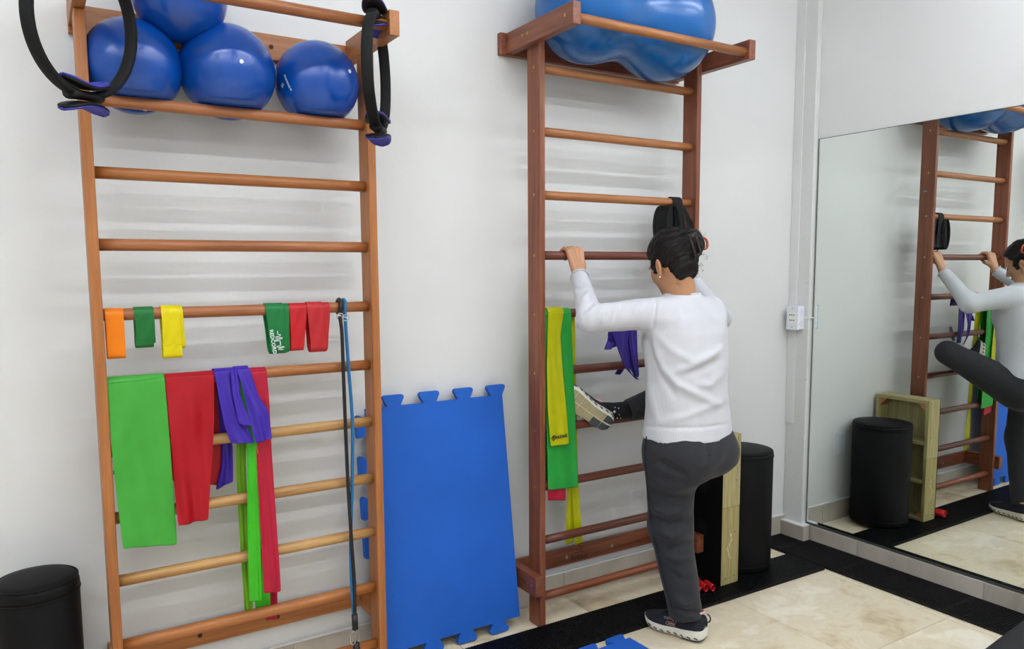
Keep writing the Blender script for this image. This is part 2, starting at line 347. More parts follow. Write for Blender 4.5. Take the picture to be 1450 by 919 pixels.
BALLS = [((*at(188, 94, 'y', -.137), .1345), 'blue exercise ball at the left end of the shelf behind the black ring', None),
         ((*at(322, 102.5, 'y', -.143), .1425), 'blue exercise ball in the middle of the shelf with white valve plug facing forward', (342, 87)),
         ((*at(449, 119, 'y', -.137), .1345), 'blue exercise ball at the right end of the shelf with white lettering', (495, 101)),
         ((*at(254, -5, 'y', -.165), .132), 'blue exercise ball stacked on top of two others', None)]
for c, lab, plug in BALLS:
    V, F = uv_sphere(c[:3], c[3], 64, 44)
    if c[2] < 2.2:                                # soft balls sag behind the rung and press on the wall and board
        lim = LYR+np.sqrt(np.maximum(0, .0190**2-np.maximum(V[:, 2]-1.928, 0)**2)); k = V[:, 2] < 1.928+.0189; V[k, 1] = np.maximum(V[k, 1], lim[k])
        V[:, 1] = np.minimum(V[:, 1], np.where((V[:, 2] > 2.13) & (V[:, 2] < 2.23), -.0275, -.002))
    else: V = dent(V, [], -.0275)
    t = thing('exercise_ball', (c[0], c[1], V[:, 2].min()), lab, 'ball', 'small blue balls on the left shelf')
    MB().add(V, F).build('shell', M_BALL, t, True)
    if plug:
        d = sph_dir(c, plug); p = np.array(c[:3])+d*c[3]
        disc('valve_plug', p, d, .006, .003, M_PRINTW, t)
    def wrap(cpx, ang, c=c):
        d0 = sph_dir(c, cpx); rr = np.cross(d0, (0, 0, 1)); rr /= -np.linalg.norm(rr); uu = np.cross(d0, rr); uu = uu if uu[2] > 0 else -uu
        ca, sa = math.cos(ang), math.sin(ang)
        def fn(x, y):
            q = d0+(rr*(x*ca-y*sa)+uu*(x*sa+y*ca))/c[3]; q /= np.linalg.norm(q); return np.array(c[:3])+q*(c[3]+.0006)
        return fn
    if lab.startswith('blue exercise ball at the right'):
        place_print('ball_lettering', text_verts('SPORTSTAS SS', .0085, .0003), M_PRINTW, t, wrap((407, 117), -1.2))
        place_print('ball_emblem', stroke_verts([[(.005, .006), (-.003, .006), (-.003, .001), (.004, 0), (.004, -.005), (-.005, -.005)]], .0026), M_PRINTW, t, wrap((400, 121), -.9))
    if lab.startswith('blue exercise ball at the left'):
        place_print('ball_lettering', text_verts('SS', .014, .0004), M_PRINTW, t, wrap((206, 156), -.15))
# peanut ball: one shell of two lobes with a waist
tp = thing('peanut_ball', (2.04, -.235, 2.2), 'big glossy blue peanut-shaped exercise ball lying on the right shelf', 'ball')
G = []
for i in range(61):
    s = i/60; ang = math.pi*s
    ca, cb, ra, rb = 1.852, 2.232, .199, .216
    x = (ca-ra)+((cb+rb)-(ca-ra))*(1-math.cos(ang))/2
    tt = (x-ca)/(cb-ca)
    rad = math.sqrt(max(0, ra*ra-(x-ca)**2)) if tt < 0 else math.sqrt(max(0, rb*rb-(x-cb)**2)) if tt > 1 else ra+(rb-ra)*tt-.042*math.sin(math.pi*tt)**2
    rad = max(rad, .0005) if 0 < i < 60 else .0004
    cz = 2.436+(2.42-2.436)*s
    G.append([(x, -.243+rad*math.cos(2*math.pi*j/48), cz+rad*math.sin(2*math.pi*j/48)) for j in range(49)])
G = np.array(G); V = G.reshape(-1, 3); V = dent(V, [(-.44, 2.315, .0185), (LYR, 2.205, .0185)], -.0275); V[:, 1] = np.where((V[:, 2] < 2.2+.2) & (V[:, 1] > -.03), -.03, V[:, 1])
mb = MB().grid(V.reshape(G.shape)); po = mb.build('shell', M_PEANUT, tp, True)
wm = po.modifiers.new('weld', 'WELD'); wm.merge_threshold = .0012

# ------------------------------------------------------------------ pilates rings
def pilates_ring(label, c, normal, radius, hang):
    c = np.array(c, float); n = np.array(normal, float); n /= np.linalg.norm(n)
    u = np.array(hang, float); u -= n*(u@n); u /= np.linalg.norm(u); v = np.cross(n, u)
    t = thing('pilates_ring', c-u*(radius+.03), label, 'exercise ring', 'black exercise rings')
    P = [c+radius*(u*math.cos(a)+v*math.sin(a)) for a in np.linspace(0, 2*math.pi, 73)[:-1]]
    mb = MB(); vv = []
    for i, p in enumerate(P):
        e = (p-c)/radius
        for k in range(14):
            a = 2*math.pi*k/14; q = .72
            vv.append(p+e*.0095*math.copysign(abs(math.cos(a))**q, math.cos(a))+n*.017*math.copysign(abs(math.sin(a))**q, math.sin(a)))
    m = len(P); mb.add(vv, [(i*14+k, i*14+(k+1) % 14, ((i+1) % m)*14+(k+1) % 14, ((i+1) % m)*14+k) for i in range(m) for k in range(14)])
    mb.build('ring', M_FOAMBLACK, t, True)
    for s in (1, -1):
        hd = MB()
        bc = c+u*s*radius
        hd.tube([bc-v*.05, bc-v*.025, bc, bc+v*.025, bc+v*.05], [.015, .013, .012, .013, .015], 12, ry=.02, up=u).build('handle_core', M_BLACKPLASTIC, t, True)
        for side in (1, -1):
            G1 = []
            for i in range(13):
                a = (i-6)/6; row = []
                for j in range(9):
                    bq = (j-4)/4; wd = .036*math.sqrt(max(0, 1-abs(a)**3.2))
                    h = .0165+.019*a*a+.004*bq*bq
                    row.append(bc+v*a*.072+n*bq*max(wd, .002)+u*s*side*h)
                G1.append(row)
            MB().grid(G1).build('handle_shell', M_BLACKPLASTIC, t, True, solid=.006)
            G2 = np.array(G1)+u*s*side*.005; MB().grid(G2).build('grip_pad', M_RINGPAD, t, True, solid=.0045)
    return t
pilates_ring('black ring with blue pads hanging from the left shelf arm', (.142, -.43, 2.060), (.72, -.69, -.12), .172, (-.10, 0, 1))
pilates_ring('black ring with blue pads hanging edge-on from the right end of the shelf bar', (.938, -.375, 2.05), (1, -.62, 0), .166, (.06, -.06, 1))

# ------------------------------------------------------------------ bands
def lerp_rows(rows, n):
    A = np.array(rows, float); seg = np.r_[0, np.cumsum(np.hypot(np.diff(A[:, :2].mean(1)) if False else np.diff((A[:, 0]+A[:, 2])/2), np.diff((A[:, 1]+A[:, 3])/2)))]
    t = np.linspace(0, seg[-1], n); return np.stack([np.interp(t, seg, A[:, k]) for k in range(4)], 1)
def sheet_rows(rows, yd, n, cols, wrinkle, seed):
    """rows of (xl, yl, xr, yr) pixels on the plane y = yd (may vary) -> grid of points"""
    rng = np.random.RandomState(seed); R = lerp_rows(rows, n); ph = rng.rand(8)*6.28; out = []
    for i, (xl, yl, xr, yr) in enumerate(R):
        s = i/(n-1); yy = yd[0]+(yd[1]-yd[0])*s; a, b_ = at(xl, yl, 'y', yy), at(xr, yr, 'y', yy); row = []
        for j in range(cols):
            q = j/(cols-1); p = a+(b_-a)*q; amp = wrinkle*min(1, s*3)
            p[1] += -abs(amp)*.5+amp*(.6*math.sin(q*7+ph[0]+2.2*s)+.5*math.sin(q*13+ph[1]-5*s)+.4*math.sin(s*9+ph[2]+q*4))
            row.append(p)
        out.append(row)
    return out
def drape(name, label, mat, rungz, front, back=None, yf=None, layer=0, wr=.004, seed=1, group=None, parent=None, th=.0012, cols=15, cat='resistance band', yfb=None, ybb=None):
    """a band hung over a rung: front sheet, half turn over the rung, back sheet"""
    rr = .0195+layer*.0028; yf = LYR-rr if yf is None else yf
    F = sheet_rows(front, (yf, yf-.004 if yfb is None else yfb), 22, cols, wr, seed)
    top = np.array(F[0]); arc = []
    for k in range(9):
        a = math.pi*k/8; row = top.copy(); row[:, 1] = LYR-rr*math.cos(a); row[:, 2] = np.maximum(rungz, top[:, 2]*0+rungz)+rr*math.sin(a); arc.append(row)
    G = list(reversed(F))+arc
    if back:
        yb = LYR+rr; Bk = sheet_rows(back, (yb, yb+.004 if ybb is None else ybb), 16, cols, wr, seed+7)
    else:
        Bk = []
        for k in range(1, 6): row = top.copy(); row[:, 1] = LYR+rr+.001*k; row[:, 2] = rungz-.012*k; Bk.append(row)
    G += Bk
    o = MB().grid(G).build(name, mat, parent, True, solid=th, sub=1)
    return o if parent else tag(o, label, cat, group)
def loop_band(name, label, mat, rungz, x0, x1, bx0, bx1, drop, layer=0, group='short loop bands on the middle rung', parent=None, depth=.014, skew=0):
    """closed loop hanging on a rung; pixel x extents at top and bottom, drop in metres"""
    rr = .0190+layer*.0022; G = []; yr = at(x0, 440, 'y', LYR-rr); prof = []
    for k in range(9): a = math.pi*k/8; prof.append((LYR-rr*math.cos(a), rungz+rr*math.sin(a)))
    n = 12
    for k in range(1, n+1): s = k/n; prof.append((LYR+rr+(depth-rr)*s*s*.5, rungz-(drop-depth)*s))
    for k in range(1, 8): a = math.pi*k/8; prof.append((LYR+(rr+depth)/2*math.cos(a)*1.0-0*a, rungz-(drop-depth)-depth*math.sin(a)))
    for k in range(n, 0, -1): s = k/n; prof.append((LYR-rr-(depth-rr)*s*s*.5, rungz-(drop-depth)*s))
    tl, tr = at(x0, 440, 'y', LYR-rr)[0], at(x1, 440, 'y', LYR-rr)[0]; bl, brr = at(bx0, 500, 'y', LYR-rr)[0], at(bx1, 500, 'y', LYR-rr)[0]
    for y, z in prof:
        s = min(1, max(0, (rungz-z)/drop)); a, b_ = tl+(bl-tl)*s, tr+(brr-tr)*s
        G.append([(a+(b_-a)*j/8+(skew*s if y > LYR else 0), y+.0012*math.sin(j*1.1+9*s), z) for j in range(9)])
    o = MB().grid(G, closed_u=True).build(name, mat, parent, True, solid=.0011, sub=1)
    return o if parent else tag(o, label, 'resistance band', group)
def latex(name, rgb, trans=.25, rough=.42): return simple(name, rgb, rough, var=.07, vscale=14, bmp=.9, bscale=13, trans=trans, spec=.4)
ZC3 = LR[3]
loop_band('loop_band', 'orange loop band at the far left of the rung', latex('orange_latex', (255, 140, 10)), ZC3, 148, 175, 152, 178.5, .128)
g2 = thing('loop_band', (at(206, 440, 'y', LYR)[0], LYR, ZC3-.11), 'plain dark green loop band between the orange and yellow ones', 'resistance band', 'short loop bands on the middle rung')
loop_band('front_fold', '', latex('green_latex', (32, 122, 58)), ZC3, 189.5, 218, 196, 222, .088, 1, parent=g2)
loop_band('rear_fold', '', latex('green_latex', (32, 122, 58)), ZC3, 190, 217, 193, 219, .1, 0, parent=g2, depth=.012)
g3 = thing('loop_band', (at(245, 440, 'y', LYR)[0], LYR, ZC3-.14), 'yellow loop band hanging beside the plain green one', 'resistance band', 'short loop bands on the middle rung')
loop_band('front_fold', '', latex('yellow_latex', (236, 218, 8)), ZC3, 228, 254, 232, 259, .106, 2, parent=g3)
loop_band('rear_fold', '', latex('yellow_latex', (236, 218, 8)), ZC3, 229, 255, 231, 259, .136, 0, parent=g3)
loop_band('side_fold', '', latex('yellow_latex', (236, 218, 8)), ZC3, 247, 259, 255, 264, .108, 1, parent=g3, depth=.012)
g4 = thing('loop_band', (at(393, 435, 'y', LYR)[0], LYR, ZC3-.14), 'dark green loop band printed with white lettering and a zigzag mark', 'resistance band', 'short loop bands on the middle rung')
fo = loop_band('front_fold', '', latex('green_latex2', (28, 130, 66)), ZC3, 376, 402, 384, 407.5, .143, 1, parent=g4, depth=.02)
loop_band('rear_fold', '', latex('green_latex2', (28, 130, 66)), ZC3, 386, 409.5, 388, 411, .14, 0, parent=g4, depth=.016)
def on_band(cx, cy, ang, yd=-.2115):
    c0 = at(cx, cy, 'y', yd); ca, sa = math.cos(ang), math.sin(ang)
    return lambda x, y: (c0[0]+x*ca-y*sa, yd, c0[2]+x*sa+y*ca)
place_print('band_lettering', text_verts('REDCORD', .0165, .0003), M_PRINTW, g4, on_band(386.5, 484, -1.45))
zz = [(0, .034), (0, .024), (.008, .022), (.006, .018), (-.008, .017), (-.008, .013), (.012, .012), (.012, .009), (-.010, .007), (-.010, .004), (.004, .003), (.004, -.012), (-.008, -.013), (-.008, -.017), (.014, -.017), (.014, -.020), (-.004, -.021), (-.004, -.025), (.009, -.026)]
place_print('band_emblem', stroke_verts([zz], .0022), M_PRINTW, g4, on_band(395, 484, 0.1))
loop_band('loop_band', 'narrow red loop band right beside the printed green one', latex('red_latex', (206, 34, 42)), ZC3, 410, 435, 413, 431, .137, 0)
g6 = thing('loop_band', (at(452, 435, 'y', LYR)[0], LYR, ZC3-.145), 'wider faded red loop band nearest the tube cords', 'resistance band', 'short loop bands on the middle rung')
loop_band('front_fold', '', latex('faded_red_latex', (200, 44, 50)), ZC3, 435, 458, 441, 464, .146, 1, parent=g6, depth=.02)
loop_band('rear_fold', '', latex('faded_red_latex', (200, 44, 50)), ZC3, 453, 468, 452, 464.5, .144, 0, parent=g6)
# long sheets on rung D of the left ladder
ZD = LR[4]; GS = 'long latex sheets on the left wall bars'
LIME = latex('leaf_green_latex', (76, 180, 66)); RED = latex('crimson_latex', (188, 10, 30)); PURP = latex('purple_latex', (62, 34, 164), .12); LIME2 = latex('bright_lime_latex', (72, 200, 40)); CRIM = latex('dark_pink_latex', (198, 30, 62))
drape('latex_sheet', 'wide light green latex sheet hanging by the left post', LIME, ZD, [(151, 540, 233, 531), (158, 640, 240, 620), (166, 710, 246, 700), (174, 777, 251, 771)], None, layer=1, wr=.006, seed=3, group=GS, cols=25, yfb=-.226)
drape('latex_sheet', 'wide red latex sheet beside the light green one', RED, ZD, [(233, 531, 304, 526), (239, 600, 303, 600), (246, 680, 298, 680), (252, 744, 295, 736)], [(205, 535, 308, 526), (180, 600, 313, 600), (158, 672, 316, 688)], wr=.008, seed=5, group=GS, cols=25, yfb=-.228, ybb=-.13)
gp = thing('latex_sheet', (at(345, 525, 'y', LYR)[0], LYR, .68), 'bunched dark purple latex sheet knotted over two rungs', 'resistance band', GS)
YP = -.205
def fold_sheet(name, mat, parent, rows, yd, wr, seed, cols=13, n=24, bulge=0):
    G = np.array(sheet_rows(rows, yd, n, cols, wr, seed))
    q = np.linspace(-1, 1, cols); G[:, :, 1] -= bulge*(1-q*q)[None, :]
    return MB().grid(G).build(name, mat, parent, True, solid=.0014, sub=1)
drape('left_lobe', '', PURP, ZD, [(303, 524, 338, 522), (309, 560, 341, 570), (317, 600, 352, 608), (327, 628, 361, 627)], parent=gp, layer=2, wr=.005, seed=8, yfb=-.232)
drape('right_lobe', '', PURP, ZD, [(333, 521, 353, 519), (341, 540, 366, 560), (350, 580, 380, 580), (357, 612, 385, 620), (362, 628, 384, 621)], parent=gp, layer=3, wr=.004, seed=9, yfb=-.236)
for k, (xa, xb, xc, xd) in enumerate([(326, 331, 338, 352), (331, 335, 343, 358)]):
    fold_sheet('pleat', PURP, gp, [(xa, 523, xb, 522), (xa+3, 560, xb+6, 562), (xc, 600, xd, 605)], (-.209, -.24), .001, 20+k, 7, 12, .004)
fold_sheet('rear_tail', PURP, gp, [(306, 530, 318, 530), (309, 580, 322, 580), (313, 632, 329, 630), (313, 660, 330, 655), (305, 694, 330, 682)], (-.15, -.14), .004, 11)
drape('latex_strip', 'long dark pink latex strip right of the purple sheet', CRIM, ZD, [(352, 522, 377, 519.5), (364, 560, 381, 560), (362, 630, 384, 630), (367, 730, 391, 730), (374, 841, 398, 838)], [(356, 524, 378, 521), (372, 640, 384, 640), (378, 770, 392, 770), (376, 880, 393, 876)], wr=.004, seed=13, group=GS, yfb=-.215, ybb=-.125)
gl = thing('latex_strip', (at(358, 640, 'y', LYR)[0], LYR, .27), 'long bright lime latex strip falling from under the purple sheet', 'resistance band', GS)
drape('front_strip', '', LIME2, ZD, [(338, 524, 352, 523), (346, 600, 362, 600), (349, 640, 366, 640), (350, 740, 368, 740), (353, 853, 371, 851)], parent=gl, wr=.003, seed=15, yfb=-.212)
fold_sheet('rear_strip', latex('yellow_lime_latex', (128, 190, 40)), gl, [(338, 530, 352, 530), (334, 660, 348, 655), (339, 760, 352, 760), (346, 866, 358, 864)], (-.152, -.14), .003, 16)
fold_sheet('inner_strip', LIME2, gl, [(346, 530, 362, 530), (352, 700, 374, 700), (356, 800, 380, 800), (361, 862, 383, 857)], (-.148, -.145), .003, 17)
# bands on the right ladder
ZE = RR[4]; GR = 'long latex bands on the right wall bars'
GRN = latex('mid_green_latex', (50, 178, 72)); YEL = latex('lemon_latex', (206, 206, 14)); YEL2 = latex('lemon_latex', (206, 206, 14))
drape('latex_strip', 'wide green latex strip behind the lettered yellow strip', GRN, ZE, [(769, 443, 809, 441), (770.5, 520, 812, 520), (773, 600, 815, 600), (776, 695, 818, 690)], [(767, 446, 800, 443), (768, 560, 795, 560), (769, 696, 790, 694)], layer=1, wr=.004, seed=21, group=GR, cols=19)
yb = thing('latex_strip', (at(788, 445, 'y', LYR)[0], LYR, .34), 'yellow latex strip with dark lettering near its lower end', 'resistance band', GR)
drape('front_strip', '', YEL, ZE, [(776.5, 441, 799, 440), (775, 475, 793, 475), (774, 522, 796, 522), (775, 580, 802, 580), (780, 633, 805.5, 629)], parent=yb, layer=3, wr=.002, seed=23, yfb=-.216)
fold_sheet('rear_tail', YEL, yb, [(790, 446, 812, 446), (797, 560, 813, 560), (803, 690, 815, 690), (800, 772, 813, 768)], (-.147, -.135), .002, 25)
fold_sheet('rear_tail', YEL, yb, [(800, 446, 814, 446), (803, 560, 816, 560), (809, 690, 819, 690), (813.5, 773, 824.5, 769)], (-.150, -.142), .002, 26)
place_print('strip_lettering', text_verts('UNLEASE', .0165, .0007), M_PRINTK, yb, on_band(793.5, 618.5, .02, -.2245))
place_print('strip_emblem', stroke_verts([[(.007, .008), (-.001, .010), (-.009, 0), (-.001, -.010), (.006, -.004)], [(-.004, .004), (.005, .001)]], .0035), M_PRINTK, yb, on_band(784, 620.5, .02, -.2245))
drape('latex_strip', 'red latex strip whose end shows below the green strip', CRIM, ZE, [(775, 443, 795, 442), (775, 600, 798, 600), (775, 709, 801, 709)], None, layer=0, wr=.002, seed=27, group=GR, yfb=-.192)
pr = thing('latex_sheet', (at(882, 470, 'y', LYR)[0], LYR, .97), 'knotted purple latex sheet hanging below the left arm', 'resistance band', GR)
PURP2 = latex('violet_latex', (58, 40, 140), .1)
drape('left_fold', '', PURP2, ZE, [(860, 438, 892, 436), (866, 470, 891, 470), (876, 500, 884, 500), (884, 520, 893, 528), (900, 537, 904.5, 538)], parent=pr, layer=2, wr=.003, seed=31, yfb=-.225)
drape('right_fold', '', PURP2, ZE, [(886, 436, 902, 436), (889, 470, 902, 470), (893, 500, 902.5, 500), (900, 534, 904.5, 532)], parent=pr, layer=1, wr=.002, seed=33, yfb=-.21)
drape('centre_fold', '', PURP2, ZE, [(872, 438, 898, 436), (882, 475, 900, 475), (884, 510, 902, 510), (898, 533, 904, 535)], parent=pr, layer=0, wr=.002, seed=35, yfb=-.2)
kn = []
for i in range(10):
    a = i/9*math.pi*1.6; c0 = at(864, 487, 'y', -.2); kn.append([(c0[0]+.02*math.cos(a)-.01+.004*j, -.2+.014*math.sin(a), c0[2]-.022+.009*j*(.8+.2*math.sin(a))) for j in range(6)])
MB().grid(kn).build('knot_curl', PURP2, pr, True, solid=.0014, sub=1)
fold_sheet('knot_link', PURP2, pr, [(861, 468, 872, 468), (860, 484, 874, 482), (866, 493, 876, 489)], (-.2, -.196), .003, 37, 9, 8)
fold_sheet('rear_tail', PURP2, pr, [(884, 500, 892, 500), (876, 520, 886, 520), (870, 530, 878, 531)], (-.15, -.148), .002, 36, 7, 8)

# ------------------------------------------------------------------ tube cords on the left ladder
tc = thing('resistance_tube_set', (at(486, 440, 'y', -.2)[0], -.2, .1), 'black and blue elastic tube cords hung from the rung by the right post', 'exercise cord')
def pxpath(pts, yd): return [at(x, y, 'y', yd if np.isscalar(yd) else yd[i]) for i, (x, y) in enumerate(pts)]
def smooth_path(P, n=40):
    P = np.array(P); t = np.linspace(0, len(P)-1, n); out = []
    for q in t:
        i = min(int(q), len(P)-2); u = q-i; p0, p1, p2, p3 = P[max(i-1, 0)], P[i], P[i+1], P[min(i+2, len(P)-1)]
        out.append(.5*((2*p1)+(p2-p0)*u+(2*p0-5*p1+4*p2-p3)*u*u+(3*p1-p0-3*p2+p3)*u**3))
    return out
M_BLUETUBE = simple('blue_rubber', (10, 104, 160), .4); M_BLACKRUB = simple('black_rubber', (20, 21, 24), .45)
def rung_loop(xp, mat, name, drop, r):
    xw = at(xp, 436, 'y', -.2)[0]; P = []
    for k in range(13): a = math.pi*(-.15+1.3*k/12); P.append((xw+.006*math.sin(k*.2), LYR-.026*math.cos(a), ZC3+.026*math.sin(a)))
    P = [(xw+.004, LYR-.024, ZC3-drop)]+P+[(xw+.008, LYR+.018, ZC3-drop)]
    return MB().tube(smooth_path(P, 30), r, 10).build(name, mat, tc, True)
rung_loop(482, M_BLACKRUB, 'black_hanger', .022, .0068); rung_loop(488.5, M_BLUETUBE, 'blue_hanger', .03, .0055)
MB().tube(smooth_path(pxpath([(481, 448), (484, 470), (486, 520), (489, 600), (493, 690), (498, 770), (502, 830), (502.5, 872)], -.214)), .0062, 10).build('black_tube', M_BLACKRUB, tc, True)
MB().tube(smooth_path(pxpath([(489, 450), (490, 470), (493.5, 520), (499, 600), (498.5, 690), (496.5, 770), (498, 830), (501, 872)], -.206)), .0058, 10).build('blue_tube', M_BLUETUBE, tc, True)
for xp, yp in ((482, 448), (489.5, 450)):
    c0 = at(xp, yp, 'y', -.212); MB().tube([c0+np.array([.012*math.cos(a), 0, .010*math.sin(a)]) for a in np.linspace(0, 6.283, 17)[:-1]], .0018, 6, closed=True).build('ring_clip', M_STEEL, tc, True)
MB().tube(pxpath([(502, 870), (503, 891)], -.21), .0105, 12).build('sleeve', M_BLACKRUB, tc, True)
for dx in (-.009, .006):
    c0 = at(503, 902, 'y', -.21)+np.array([dx, 0, 0]); MB().tube([c0+np.array([.009*math.cos(a), .004*dx/.009, .024*math.sin(a)]) for a in np.linspace(0, 6.283, 21)[:-1]], .0022, 6, closed=True).build('carabiner', M_STEEL, tc, True)
MB().tube(pxpath([(504, 910), (505, 920), (506, 945)], -.21), .012, 10).build('strap_end', M_BLACKRUB, tc, True)

# ------------------------------------------------------------------ black strap harness on the right ladder
st = thing('strap_harness', (at(955, 283, 'y', LYR)[0], LYR, 1.55), 'black webbing strap harness hung over a rung behind the head', 'strap')
M_WEB = simple('black_webbing', (11, 11, 14), .7, spec=.3, bmp=.2, bscale=300)
drape('front_strap', '', M_WEB, RR[2], [(953, 284, 966.5, 286), (956, 310, 969, 310), (957, 345, 972, 345)], parent=st, layer=1, wr=.001, seed=41, th=.003)
fold_sheet('side_strap', M_WEB, st, [(966, 292, 970, 293), (970, 305, 976, 306), (973, 320, 983, 318), (972, 345, 981, 345)], (-.19, -.2), .001, 43, 7, 12)
G = []
c0 = at(944, 308, 'y', -.165)
for i in range(25):
    a = 2*math.pi*i/24; G.append([c0+np.array([.036*math.cos(a)+.012*(j-3)/3*0, .045*(j-3)/3, .085*math.sin(a)-.035]) for j in range(7)])
MB().grid(G).build('padded_loop', M_FOAMBLACK, st, True, solid=.007)
fold_sheet('inner_strap', M_WEB, st, [(948, 292, 953, 292), (946, 315, 953, 315), (943, 345, 952, 345)], (-.2, -.2), .001, 45, 7, 10)
MB().tube(smooth_path([at(958, 345, 'y', -.19), at(962, 360, 'y', -.18), at(966, 372, 'y', -.17)], 10), .003, 6).build('cord_end', M_WEB, st, True)

# ------------------------------------------------------------------ foam puzzle mats
def puzzle_outline(wd, ht, sides, tab=.042, n=4, neck=.028, head=.046):
    """outline of a mat with dovetail tabs; sides: dict side -> list of tab centres (0..1)"""
    P = []
    def edge(p0, p1, nrm, cs):
        p0, p1, nrm = map(np.array, (p0, p1, nrm)); d = (p1-p0); L = np.linalg.norm(d); d = d/L; P.append(p0)
        for c in cs:
            m = p0+d*L*c
            P.extend([m-d*neck, m-d*(neck+.001)+nrm*.004, m-d*(head-.003)+nrm*(tab-.012), m-d*(head-.006)+nrm*(tab-.003), m-d*(head-.014)+nrm*tab,
                      m+d*(head-.014)+nrm*tab, m+d*(head-.006)+nrm*(tab-.003), m+d*(head-.003)+nrm*(tab-.012), m+d*(neck+.001)+nrm*.004, m+d*neck])
    edge((0, 0), (wd, 0), (0, -1), sides.get('b', [])); edge((wd, 0), (wd, ht), (1, 0), sides.get('r', []))
    edge((wd, ht), (0, ht), (0, 1), sides.get('t', [])); edge((0, ht), (0, 0), (-1, 0), sides.get('l', []))
    return P
def slab(name, P, th, fn, mat, origin=None):
    """extrude outline, triangulated, mapped by fn(u, v, w)"""
    bm = bmesh.new(); vs = [bm.verts.new((p[0], p[1], 0)) for p in P]; f = bm.faces.new(vs)
    ex = bmesh.ops.extrude_face_region(bm, geom=[f]); bmesh.ops.translate(bm, verts=[e for e in ex['geom'] if isinstance(e, bmesh.types.BMVert)], vec=(0, 0, th))
    bmesh.ops.triangulate(bm, faces=[q for q in bm.faces if len(q.verts) > 4]); bm.verts.index_update()
    V = [fn(*v.co) for v in bm.verts]; F = [tuple(v.index for v in q.verts) for q in bm.faces]; bm.free()
    return MB().add(V, F).build(name, mat, None, bevel=.0025)
MX0, MX1 = 1.0, 1.592
MATH = .9
lean = math.asin(.118/.99)
def mat_map(u, v, w_):
    z = (v+.042)*math.cos(lean); y = -.140+(v+.042)*math.sin(lean)
    k = max(0, min(1, (v+.04)/.95)); return (MX0+u-.012*k*(u/.59), y-w_*math.cos(lean), z+w_*math.sin(lean)+.004)
pm_ = slab('foam_mat', puzzle_outline(MX1-MX0, MATH, {'b': [.1, .345, .59, .835], 't': [.045, .30, .555, .81], 'l': [.07, .235, .4, .555]}), .02, mat_map, M_BLUEMAT)
tag(pm_, 'blue puzzle-edged foam mat leaning upright against the wall', 'foam mat', 'blue foam mats')
fang = .02; fo_ = np.array([1.395, -.998])
def flat_map(u, v, w_):
    return (fo_[0]+u*math.cos(fang)-v*math.sin(fang), fo_[1]+u*math.sin(fang)+v*math.cos(fang), .0005+w_)
fm = slab('foam_mat', puzzle_outline(.5, .5, {'t': [.10, .37, .64, .90]}), .02, flat_map, M_BLUEMAT)
tag(fm, 'blue puzzle-edged foam mat lying flat on the floor in the foreground', 'foam mat', 'blue foam mats')

# ------------------------------------------------------------------ black rollers
def roller(label, c, r, h, lid):
    t = thing('padded_roller', (c[0], c[1], c[2]), label, 'roller', 'black padded rollers')
    MB().lathe([(r-.006, .0), (r-.001, .006), (r, .02), (r+.0005, h-lid-.006), (r-.002, h-lid)], c, 56).build('cover', M_BLACKVINYL, t, True)
    MB().lathe([(r-.002, h-lid), (r+.002, h-lid+.004), (r+.001, h-lid*.5), (r-.003, h-.012), (r-.012, h-.003), (r-.03, h), (r*.5, h+.004), (.004, h+.005)], c, 56).build('end_cap', M_BLACKVINYL, t, True)
    for z in (.03, h-lid, h-.008):
        MB().tube([(c[0]+(r+.001-(.004 if z > h-.02 else 0))*math.cos(a), c[1]+(r+.001-(.004 if z > h-.02 else 0))*math.sin(a), c[2]+z) for a in np.linspace(0, 6.2832, 57)[:-1]], .0028, 6, closed=True).build('piping', M_BLACKVINYL, t, True)
roller('small black padded cylinder in the lower left corner by the wall', (-.045, -.15, 0), .108, .58, .045)
roller('tall black padded cylinder standing by the mirror corner', (2.838, -.175, .014), .152, .572, .03)

# ------------------------------------------------------------------ wooden step box standing on end
M_PINE = lambda ax: wood('weathered_pine', (186, 174, 126), (142, 128, 84), ax, .7)
sx0, sx1, sy0, sy1, sh = 2.552, 2.662, -.335, -.018, .69
sbx = thing('step_box', ((sx0+sx1)/2, (sy0+sy1)/2, .014), 'pale pine step box with black tread stood on end beside the wall bars', 'step box')
z0 = .0145
sp = M_PINE('z')
b1 = box('side_board', sx0, sx1, sy0, sy0+.02, z0+.36, z0+sh, sp, sbx); b2 = box('side_board', sx0, sx1, sy0+.0008, sy0+.02, z0, z0+.3592, wood('stained_pine', (176, 164, 112), (136, 120, 74), 'z', .7), sbx)
box('side_board', sx0, sx1, sy1-.02, sy1, z0, z0+sh, sp, sbx)
for z in (z0, z0+.215, z0+.435, z0+sh-.02): box('cross_board', sx0+.012, sx1-.001, sy0+.0205, sy1-.0205, z, z+.02, M_PINE('y'), sbx)
tr_ = box('tread_panel', sx0-.006, sx0-.0002, sy0+.001, sy1-.001, z0, z0+sh, simple('black_tread', (7, 7, 9), .8, spec=.15, bmp=.3, bscale=250), sbx, .001)
box('back_panel', sx0+.0002, sx0+.011, sy0+.0205, sy1-.0205, z0, z0+sh, M_PINE('z'), sbx, 0)
for z, yq in ((.47, -.21), (.25, -.2)):
    G = []
    disc('faded_footprint', (sx0-.0064, yq, z), (1, 0, 0), .05, .0006, simple('faded_black', (22, 22, 24), .85, spec=.15), tr_, 28)
